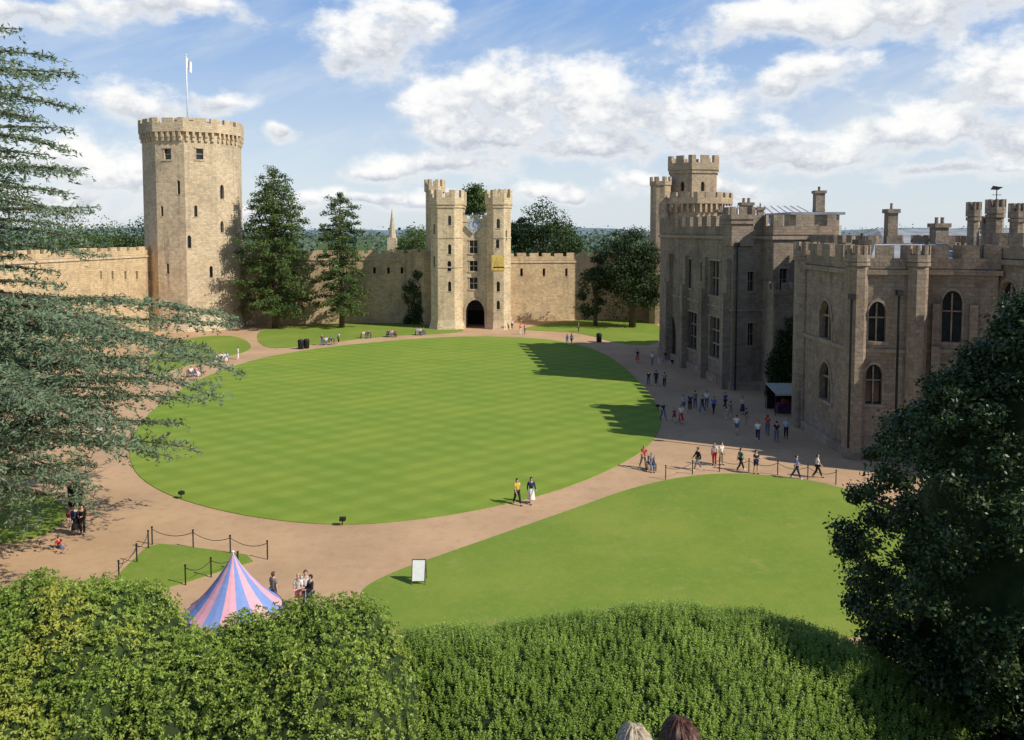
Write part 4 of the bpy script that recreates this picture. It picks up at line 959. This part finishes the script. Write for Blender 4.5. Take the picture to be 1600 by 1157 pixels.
def near_range():
    a=Vector((34.9,60.2)); b=Vector((36.6,52.0)); c=Vector((46,48)); d=Vector((52,70)); poly=[a,b,c,d]; zt=15.0
    root=thing('castle_range','stone range with clustered chimney turrets and weathervane at right edge','building',(b.x,b.y,0))
    W=[px_hole(a,b,1560,1590,440,520,True)]
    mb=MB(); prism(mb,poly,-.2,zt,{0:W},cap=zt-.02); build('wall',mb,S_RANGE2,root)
    for h in W: window(root,a,b,h,.45,1,1,True,S_TRIM2)
    mb=MB(); battlement(mb,poly,zt+.002,.8,1.0,.45,1.4,1.0,.12); build('parapet',mb,S_RANGE2,root); courses(root,poly,[(zt-.45,zt-.1,.24)],S_TRIM2)
    for px,pt,w,Y in ((1522,316,17,63),(1556,312,24,64),(1590,318,20,62),(1541,338,12,66)):
        a_=D(px,pt,Y); r=w*Y/F*.5; tp=ngon((a_.x,Y),r,8,.39); z=a_.z-1.1; mb=MB(); prism(mb,tp,zt-2,z,cap=z); battlement(mb,tp,z+.002,.5,.6,.2,.35,.3,.12); ring(mb,tp,z-.3,z-.05,.1,.2); build('chimney_turret',mb,S_RANGE2,root)
    v=D(1557,312,64); mb=MB(); mb.tube([(v.x,64,v.z-1),(v.x,64,v.z+1.0)],.035,6); mb.tube([(v.x-.35,64,v.z+.35),(v.x+.35,64,v.z+.35)],.025,5)
    mb.add([(v.x-.5,64,v.z+.75),(v.x+.1,64,v.z+.72),(v.x+.5,64,v.z+.95),(v.x+.1,64,v.z+.98),(v.x-.3,64,v.z+1.05)],[(0,1,2,3,4)]); build('weathervane',mb,M_IRON,root)
near_range()
rb=thing('great_hall_block','long grey roofed block far behind the chapel parapet','building',(44,100,0)); mb=MB(); mb.box(40,64,88,112,0,15.6); build('wall',mb,S_RANGE,rb)
mb=MB(); zt=15.6; mb.add([(39.7,87.7,zt+.01),(64,87.7,zt+.01),(64,112,zt+.01),(39.7,112,zt+.01),(43,98,zt+1.5),(64,98,zt+1.5)],[(0,1,5,4),(1,2,5),(2,3,4,5),(3,0,4)]); build('roof',mb,M_LEAD,rb)
random.seed(3); cs=[];rs=[]
for i in range(150):
    x=random.uniform(26.2,30.7); z=random.uniform(.2,9.0)*(1-abs(x-28.6)/4.2); cs.append((x,(83.85 if x<28.7 else 85.6)+random.uniform(-.35,.1),z+.3)); rs.append((.65,.35,.65))
root=thing('ivy','dark ivy climbing the shaded wall behind the stall','ivy',(29,85.4,0)); build_np('foliage',clump_leaves(cs,rs,80,.24,.8).reshape(-1,3),4,[L_YEW],root)
t=MB()
for k in range(4): t.tube([(28.75+.4*k,85.4,0),(28.75+.45*k,85.5,3),(28.75+.5*k,85.6,5)],[.07,.05,.02],5)
build('stem',t,M_BARK,root)
cs=[];rs=[]
for i in range(60):
    x=XL-4.2+random.uniform(-1.3,2.0); z=random.uniform(.3,10)*random.random()**.4; cs.append((x,149.6+random.uniform(-.4,.5),z)); rs.append((.6,.45,.7))
root=thing('ivy','green creeper against the wall just left of the gatehouse','ivy',(XL-4,149.8,0)); build_np('foliage',clump_leaves(cs,rs,70,.3,.8).reshape(-1,3),4,[L_DKBROAD],root)
t=MB(); t.tube([(XL-4,149.9,0),(XL-3.7,150,4),(XL-4.2,150,8)],[.1,.07,.03],5); build('stem',t,M_BARK,root)
# ------------------------------------------------------------------ courtyard objects
tb=D(366,950,31.0); tx=tb.x; ze=ZZ(950,31); za=ZZ(867,31); root=thing('striped_tent','small round tent with pink and blue striped pointed roof','tent',(tx,31,0))
pk=plain('tent_pink',(.72,.36,.42),.8,.06); bl=plain('tent_blue',(.20,.28,.55),.8,.06)
R=1.76; prof=[(R,0),(R*.80,(za-ze)*.14),(R*.58,(za-ze)*.33),(R*.36,(za-ze)*.56),(R*.16,(za-ze)*.80),(.05,za-ze)]
mb=MB(); mb.lathe((tx,31,ze),prof,32,lambda j,i:(j//2)%2); build('roof',mb,[pk,bl],root)
mb=MB(); mb.lathe((tx,31,0),[(R*.97,.05),(R*.985,ze-.05)],32,lambda j,i:(j//2)%2); build('side_wall',mb,[bl,pk],root)
mb=MB()
for j in range(32):
    q0=2*math.pi*j/32;q1=2*math.pi*(j+1)/32; qm=(q0+q1)/2; r=R*1.012
    f=lambda q,z:(tx+r*math.cos(q),31+r*math.sin(q),z); mb.poly([f(q0,ze+.01),f(q0,ze-.16),f(qm,ze-.24),f(q1,ze-.16),f(q1,ze+.01)],(j//2)%2)
build('valance',mb,[bl,pk],root); mb=MB(); mb.tube([(tx,31,za-.1),(tx,31,za+.1)],.03,6); mb.lathe((tx,31,za+.08),[(0,0),(.06,.04),(0,.1)],8); build('finial',mb,M_PAINT,root)
g=G(655,911); root=thing('sandwich_board','white sandwich board sign standing on the near lawn','sign',(g.x,g.y,.06)); mb=MB()
def board(mb,y0,y1,z0,z1,w,t,mi):
    mb.add([(g.x-w,g.y+y0,z0),(g.x+w,g.y+y0,z0),(g.x+w,g.y+y1,z1),(g.x-w,g.y+y1,z1),(g.x-w,g.y+y0+t,z0),(g.x+w,g.y+y0+t,z0),(g.x+w,g.y+y1+t,z1),(g.x-w,g.y+y1+t,z1)],[(0,1,2,3),(5,4,7,6),(0,4,5,1),(1,5,6,2),(2,6,7,3),(3,7,4,0)],mi)
board(mb,-.30,-.04,.22,1.12,.30,.03,0); build('front_panel',mb,M_PAINT,root); mb=MB(); board(mb,.32,.06,.22,1.12,.30,.03,0); build('back_panel',mb,M_PAINT,root)
mb=MB()
for s in (-1,1):
    mb.tube([(g.x+s*.32,g.y-.37,.05),(g.x+s*.32,g.y-.02,1.17)],.022,6); mb.tube([(g.x+s*.32,g.y+.40,.05),(g.x+s*.32,g.y+.03,1.17)],.022,6)
mb.tube([(g.x-.32,g.y-.015,1.16),(g.x+.32,g.y-.015,1.16)],.022,6); mb.tube([(g.x-.32,g.y-.315,.2),(g.x+.32,g.y-.315,.2)],.02,6); build('frame',mb,M_WOOD,root)
def rope_fence(label,pix,h=.95):
    pts=[G(*p) for p in pix]; root=thing('rope_fence',label,'fence',tuple(pts[0]))
    for p in pts:
        mb=MB(); mb.tube([(p.x,p.y,0),(p.x,p.y,h)],.035,6); mb.lathe((p.x,p.y,h-.02),[(.035,0),(.06,.04),(.05,.09),(0,.11)],8); build('post',mb,M_IRON,root)
    for a,b in zip(pts,pts[1:]):
        mb=MB(); mb.tube([a.lerp(b,t)+Vector((0,0,h-.08-.28*(1-(2*t-1)**2))) for t in np.linspace(0,1,9)],.018,4); build('rope',mb,M_IRON,root)
rope_fence('black post and rope fence along the top of the small lawn',[(238,852),(302,857),(360,866),(418,875)])
rope_fence('black post and rope fence along the left side of the small lawn',[(232,858),(214,880),(186,908)])
rope_fence('black post and rope fence in front of the chapel path',[(1040,750),(1082,742),(1124,738),(1170,739),(1215,743),(1262,750),(1306,758)])
rope_fence('short black post and rope fence beside the striped tent',[(290,915),(330,903),(372,893)])
bp=thing('park_bench','x','bench',(0,0,0),'wooden benches around the lawn')
mb=MB()
for k in range(4): mb.box(-.85,.85,-.42+.11*k,-.33+.11*k,.42,.455)
build('seat',mb,M_WOOD,bp); mb=MB()
for k in range(3): mb.box(-.85,.85,.04+.02*k,.07+.02*k,.55+.13*k,.64+.13*k)
build('backrest',mb,M_WOOD,bp)
for x in (-.78,.78):
    for y in (-.38,.05): mb=MB(); mb.box(x-.035,x+.035,y-.035,y+.035,0,.42 if y<0 else .5); build('leg',mb,M_WOOD,bp)
    mb=MB(); mb.box(x-.03,x+.03,-.42,.06,.6,.64); mb.box(x-.03,x+.03,-.41,-.36,.455,.6); build('armrest',mb,M_WOOD,bp)
BEN={}
benches=[('a',572,529,0,'park bench left of the other two on the back lawn'),('b',612,527,0,'park bench in the middle of the back lawn'),('c',657,524,0,'park bench nearest the gatehouse on its left'),('d',347,566,15,'park bench on the left lawn below the round tower'),
 ('e',303,589,40,'park bench at the lawn edge beside the cedar tips'),('f',783,515,-5,'park bench just right of the gatehouse arch'),('g',514,539,10,'park bench between the two pines and the lawn')]
for i,(k,px,py,rz,l) in enumerate(benches):
    p=G(px,py); r=math.radians(rz); l='wooden '+l
    if i==0: bp.location=p; bp.rotation_euler=(0,0,r); bp['label']=l; o=bp
    else: o=dup(bp,p,r,l)
    BEN[k]=(p,r)
def seated(k,off,top,bot,btype,hair,tail,**kw):
    p,r=BEN[k]; q=p+Vector((math.cos(r)*off+math.sin(r)*.12,math.sin(r)*off-math.cos(r)*.12,0)); person(q,'sitting',math.degrees(r)+random.uniform(-8,8),top,bot,btype,hair,tail,**kw)
bn=thing('litter_bin','x','bin',(0,0,0),'black litter bins around the lawn'); mb=MB(); mb.lathe((0,0,0),[(.0,0),(.27,0),(.3,.05),(.33,.8),(.33,.86)],14); build('drum',mb,M_IRON,bn,True)
mb=MB(); mb.lathe((0,0,0),[(.35,.86),(.36,.93),(.25,1.05),(.14,1.08),(.13,1.02),(.0,1.02)],14); build('lid',mb,M_IRON,bn,True)
for i,(px,py,l) in enumerate(((470,546,'black litter bin on the path edge, left one of a pair'),(479,545,'black litter bin on the path edge, right one of a pair'),(936,535,'black litter bin on the path before the right lawn'),(118,790,'black litter bin in the shade below the cedar'))):
    if i==0: bn.location=G(px,py); bn['label']=l; bn.scale=(1.3,)*3
    else: dup(bn,G(px,py),0,l,None,1.3)
fl=thing('floodlight','x','lamp',(0,0,0),'small black floodlights at the lawn edge'); mb=MB(); mb.tube([(0,0,0),(0,0,.3)],.03,6); build('stake',mb,M_IRON,fl)
mb=MB(); mb.box(-.16,.16,-.1,.1,.26,.44); mb.box(-.18,.18,.1,.14,.24,.46); build('lamp_housing',mb,M_IRON,fl)
for i,(px,py,l) in enumerate(((535,821,'small black floodlight at the near edge of the oval lawn'),(283,779,'small black floodlight at the lower left lawn edge'),(345,581,'small black floodlight at the far left lawn edge'),(1028,640,'small black floodlight at the right lawn edge'))):
    p=G(px,py,.06)
    if i==0: fl.location=p; fl['label']=l
    else: dup(fl,p,random.uniform(-1,1),l)
s=Vector((25.6,77.5,0)); root=thing('market_stall','souvenir stall with thin awning in the corner beside the chapel','stall',tuple(s)); mb=MB()
x0,x1=s.x-1.5,s.x+2.2; ya,yb_=75.4,78.6; mb.add([(x0,ya,2.05),(x1,ya,2.05),(x1,yb_,2.45),(x0,yb_,2.45),(x0,ya,1.86),(x1,ya,1.86)],[(0,1,2,3),(4,5,1,0)]); build('awning',mb,plain('awning_cloth',(.45,.41,.33),.9,.15,3),root)
for x in (x0+.1,x1-.1):
    for y,z in ((ya+.15,2.06),(yb_-.15,2.42)): mb=MB(); mb.tube([(x,y,0),(x,y,z-.03)],.04,6); build('post',mb,M_IRON,root)
mb=MB(); mb.box(x0+.5,x1-.2,ya+.8,ya+1.7,.0,.86); build('counter',mb,plain('dark_cloth',(.06,.03,.06),.9,.4,3),root); mb=MB(); mb.box(x0+.2,x1-.1,yb_-.2,yb_-.14,.02,2.3); build('back_shade',mb,M_DARK,root)  # near-black sheet at the back stands in for shade inside the stall
gm=plain('dark_red_cloth',(.22,.04,.05),.9,.5,3)
for k in range(7):
    mb=MB(); x=x0+.6+k*.4; mb.box(x,x+.26,ya+.9+.1*(k%3),ya+1.2+.1*(k%3),.862,1.0+.12*((k*7)%4)); mb.box(x+.03,x+.23,ya+.93+.1*(k%3),ya+1.17+.1*(k%3),1.002+.12*((k*7)%4),1.03+.12*((k*7)%4))
    setp(build('goods_box',mb,gm,None,False,(x,ya+.9,.862)),'dark red box of goods on the stall counter','box','boxes of goods on the stall counter')
wp=G(1018,735); root=thing('wheelchair','black wheelchair being pushed along the path at the lawn edge','wheelchair',tuple(wp)); x,y=wp.x,wp.y
mb=MB(); mb.box(x-.24,x+.24,y-.25,y+.2,.46,.5); build('seat',mb,CM['navy'],root); mb=MB(); mb.box(x-.24,x+.24,y+.2,y+.24,.5,.95); build('backrest',mb,CM['navy'],root)
for sx in (-.3,.3):
    mb=MB(); mb.tube([(x+sx,y+.08+.3*math.cos(a),.3+.3*math.sin(a)) for a in np.linspace(0,2*math.pi,19)],.02,5,caps=False)
    for a in range(6): mb.tube([(x+sx,y+.08,.3),(x+sx,y+.08+.3*math.cos(a*1.05),.3+.3*math.sin(a*1.05))],.006,4)
    build('wheel',mb,M_IRON,root); mb=MB(); mb.tube([(x+sx*.8,y-.4+.08*math.cos(a),.09+.08*math.sin(a)) for a in np.linspace(0,2*math.pi,13)],.015,5,caps=False); build('caster',mb,M_IRON,root)
    mb=MB(); mb.tube([(x+sx*.8,y+.22,.3),(x+sx*.8,y+.24,.95),(x+sx*.8,y+.38,.98)],.016,6); mb.tube([(x+sx*.8,y+.2,.48),(x+sx*.8,y-.26,.48),(x+sx*.8,y-.4,.17)],.016,6); build('frame_tube',mb,M_IRON,root)
# ------------------------------------------------------------------ people
random.seed(99)
P=lambda px,py,*a,**k: person(G(px,py,k.pop('gz',.02)),*a,**k)
P(808,789,'walking',25,'yellow','black','trousers','black','on the path, left of couple','tee')
P(830,787,'striding',15,'navy','white','skirt','black','on the path, right of couple','long',True)
P(1018,736,'sitting',0,'grey','denim','trousers','blond','riding in the wheelchair')
P(1005,732,'pushing',20,'red','khaki','trousers','blond','pushing the wheelchair')
P(1090,735,'walking',-80,'black','grey','trousers','brown','striding left past the rope fence','long')
P(1116,728,'standing',-30,'white','red','trousers','brown','right of the striding figure','tee',True)
P(1127,727,'standing',40,'white','khaki','trousers','brown','in a close pair by the fence')
P(1157,736,'walking',100,'green','black','trousers','brown','walking behind the rope fence')
P(1181,741,'armsbent',20,'black','navy','shorts','black','halfway along the rope fence')
P(1244,749,'striding',80,'blue','navy','trousers','brown','walking near the chapel corner')
P(1277,747,'walking',75,'white','black','trousers','brown','rightmost walker by the dark tree')
P(1151,679,'walking',150,'white','denim','shorts','brown','in shade near the building corner')
P(1184,689,'walking',-20,'white','navy','trousers','black','in shade before the stall')
P(1213,691,'standing',170,'black','denim','trousers','brown','facing the stall counter')
P(1166,668,'standing',90,'navy','khaki','trousers','brown','waiting at the left stall post')
P(1199,680,'standing',150,'red','denim','trousers','brown','second in front of the stall','tee',True)
P(1228,686,'armsbent',160,'sky','black','trousers','blond','rightmost in front of the stall')
P(1141,655,'walking',-150,'grey','khaki','trousers','brown','walking up the shaded path to the corner')
P(1160,648,'standing',20,'cream','navy','skirt','brown','behind others left of the stall','tee',True)
P(1133,640,'striding',30,'purple','black','trousers','black','coming down the shaded path')
P(1097,646,'striding',-60,'black','denim','trousers','black','in the shaded path group','long')
P(1115,647,'walking',-40,'blue','black','trousers','brown','rightmost in the shaded path group')
P(1078,643,'standing',160,'navy','black','trousers','blond','in the shaded path group')
P(1086,638,'standing',-160,'grey','denim','trousers','brown','rear of the shaded path group')
P(1068,645,'armsbent',30,'sky','denim','shorts','brown','in the shaded path group')
P(1104,638,'standing',-20,'white','denim','trousers','brown','rear of the shaded path group')
P(1036,657,'walking',30,'black','denim','trousers','blond','at the lawn edge in shade','tee',True)
P(1053,660,'walking',10,'red','black','shorts','brown','near the right lawn edge',scale=.78)
P(1064,662,'striding',20,'white','red','skirt','brown','in front of shaded group','tee',True)
P(1013,603,'walking',170,'black','denim','trousers','brown','left of three below the range')
P(1025,602,'striding',175,'navy','black','trousers','black','middle of three below the range','long')
P(1038,605,'walking',165,'grey','black','trousers','brown','right of three below the range')
P(1019,571,'standing',-60,'white','denim','trousers','brown','near the arched range door')
P(1030,570,'standing',60,'pink','white','trousers','blond','near the arched range door','tee',True)
P(1039,568,'walking',20,'black','grey','trousers','brown','closest to the arched range door')
P(1050,580,'walking',10,'navy','khaki','trousers','brown','beside the range wall below the door')
P(996,566,'walking',-20,'navy','red','skirt','black','alone on the shaded far path','tee',True)
P(886,540,'walking',20,'white','white','trousers','brown','left of pair on far path')
P(893,539,'striding',15,'white','denim','shorts','brown','right of pair on far path')
P(904,519,'standing',-90,'green','black','trousers','brown','alone on the far right lawn')
P(813,523,'standing',40,'red','white','trousers','brown','beside the gatehouse right turret')
P(820,523,'armsbent',-60,'pink','denim','trousers','blond','beside the gatehouse right turret','tee',True)
seated('f',-.45,'red','denim','trousers','brown','on the bench right of the gate')
seated('f',.3,'white','black','trousers','black','on the bench right of the gate')
P(800,515,'standing',20,'cream','navy','trousers','brown','next to the right turret foot')
seated('a',-.4,'white','khaki','trousers','brown','on the leftmost back lawn bench')
seated('a',.35,'black','denim','trousers','blond','on the leftmost back lawn bench')
seated('b',-.5,'navy','black','trousers','brown','on the middle back lawn bench')
seated('b',.05,'cream','denim','trousers','brown','on the middle back lawn bench',long=True)
seated('b',.55,'red','black','trousers','black','on the middle back lawn bench')
seated('c',-.5,'sky','khaki','trousers','brown','on the bench left of the gatehouse')
seated('c',0,'white','navy','trousers','brown','on the bench left of the gatehouse',long=True)
seated('c',.55,'grey','denim','trousers','brown','on the bench left of the gatehouse')
seated('g',-.4,'white','denim','trousers','brown','on the bench below the pines')
seated('g',.3,'navy','khaki','trousers','black','on the bench below the pines')
P(529,537,'standing',-40,'white','black','trousers','brown','beside the bench below the pines')
P(503,540,'standing',40,'black','denim','trousers','blond','beside the bench below the pines','tee',True)
P(372,562,'standing',-70,'white','white','trousers','brown','facing the bench on the left lawn')
for k,(o,t,b_) in enumerate(((-.62,'white','denim'),(-.2,'cream','black'),(.22,'white','khaki'),(.64,'sky','white'))): seated('d',o,t,b_,'trousers','brown' if k%2 else 'blond','on the left lawn bench',long=k%2==0)
P(338,571,'ground',20,'white','navy','trousers','brown','on the grass before the bench')
seated('e',-.35,'white','denim','trousers','brown','on the bench by the cedar tips')
seated('e',.35,'pink','white','trousers','blond','on the bench by the cedar tips',long=True)
P(313,583,'standing',-90,'red','black','trousers','brown','beside the bench by cedar tips')
P(147,664,'standing',60,'red','denim','trousers','brown','seen through the cedar branches')
P(168,672,'standing',-50,'white','black','trousers','brown','seen through the cedar branches')
P(155,695,'walking',30,'white','khaki','shorts','blond','seen under the cedar branches','tee',True)
P(176,668,'armsbent',20,'red','navy','trousers','black','seen through the cedar branches')
P(129,836,'armsbent',10,'black','black','trousers','black','in the shade below cedar','long')
P(119,836,'standing',60,'navy','black','skirt','brown','in the shade below the cedar','long',True)
P(92,856,'ground',60,'red','denim','trousers','brown','sitting on the path by shade',scale=.7)
P(108,826,'standing',30,'red','white','shorts','brown','below the cedar beside adults',scale=.62)
P(428,952,'standing',150,'grey','denim','trousers','brown','just right of the striped tent')
P(467,955,'armsbent',-10,'white','pink','trousers','blond','by the tent, facing front','tee',True)
P(486,957,'armsbent',-50,'black','denim','trousers','black','by the tent, arms bent','long')
P(478,949,'standing',10,'white','navy','trousers','brown','behind the pair by the tent')
for px,py,Y,h,l,lg in ((1062,1124,3.7,'auburn','person with dark auburn hair at the bottom edge before the hedge',True),(990,1134,4.0,'fair','person with fair hair at the bottom edge before the hedge',False)):
    q=D(px,py,Y); person((q.x,Y,q.z-1.735),'standing',178,'navy' if lg else 'grey','denim','trousers',h,'',lab=l,long=lg,group='onlookers below the camera',fine=True)
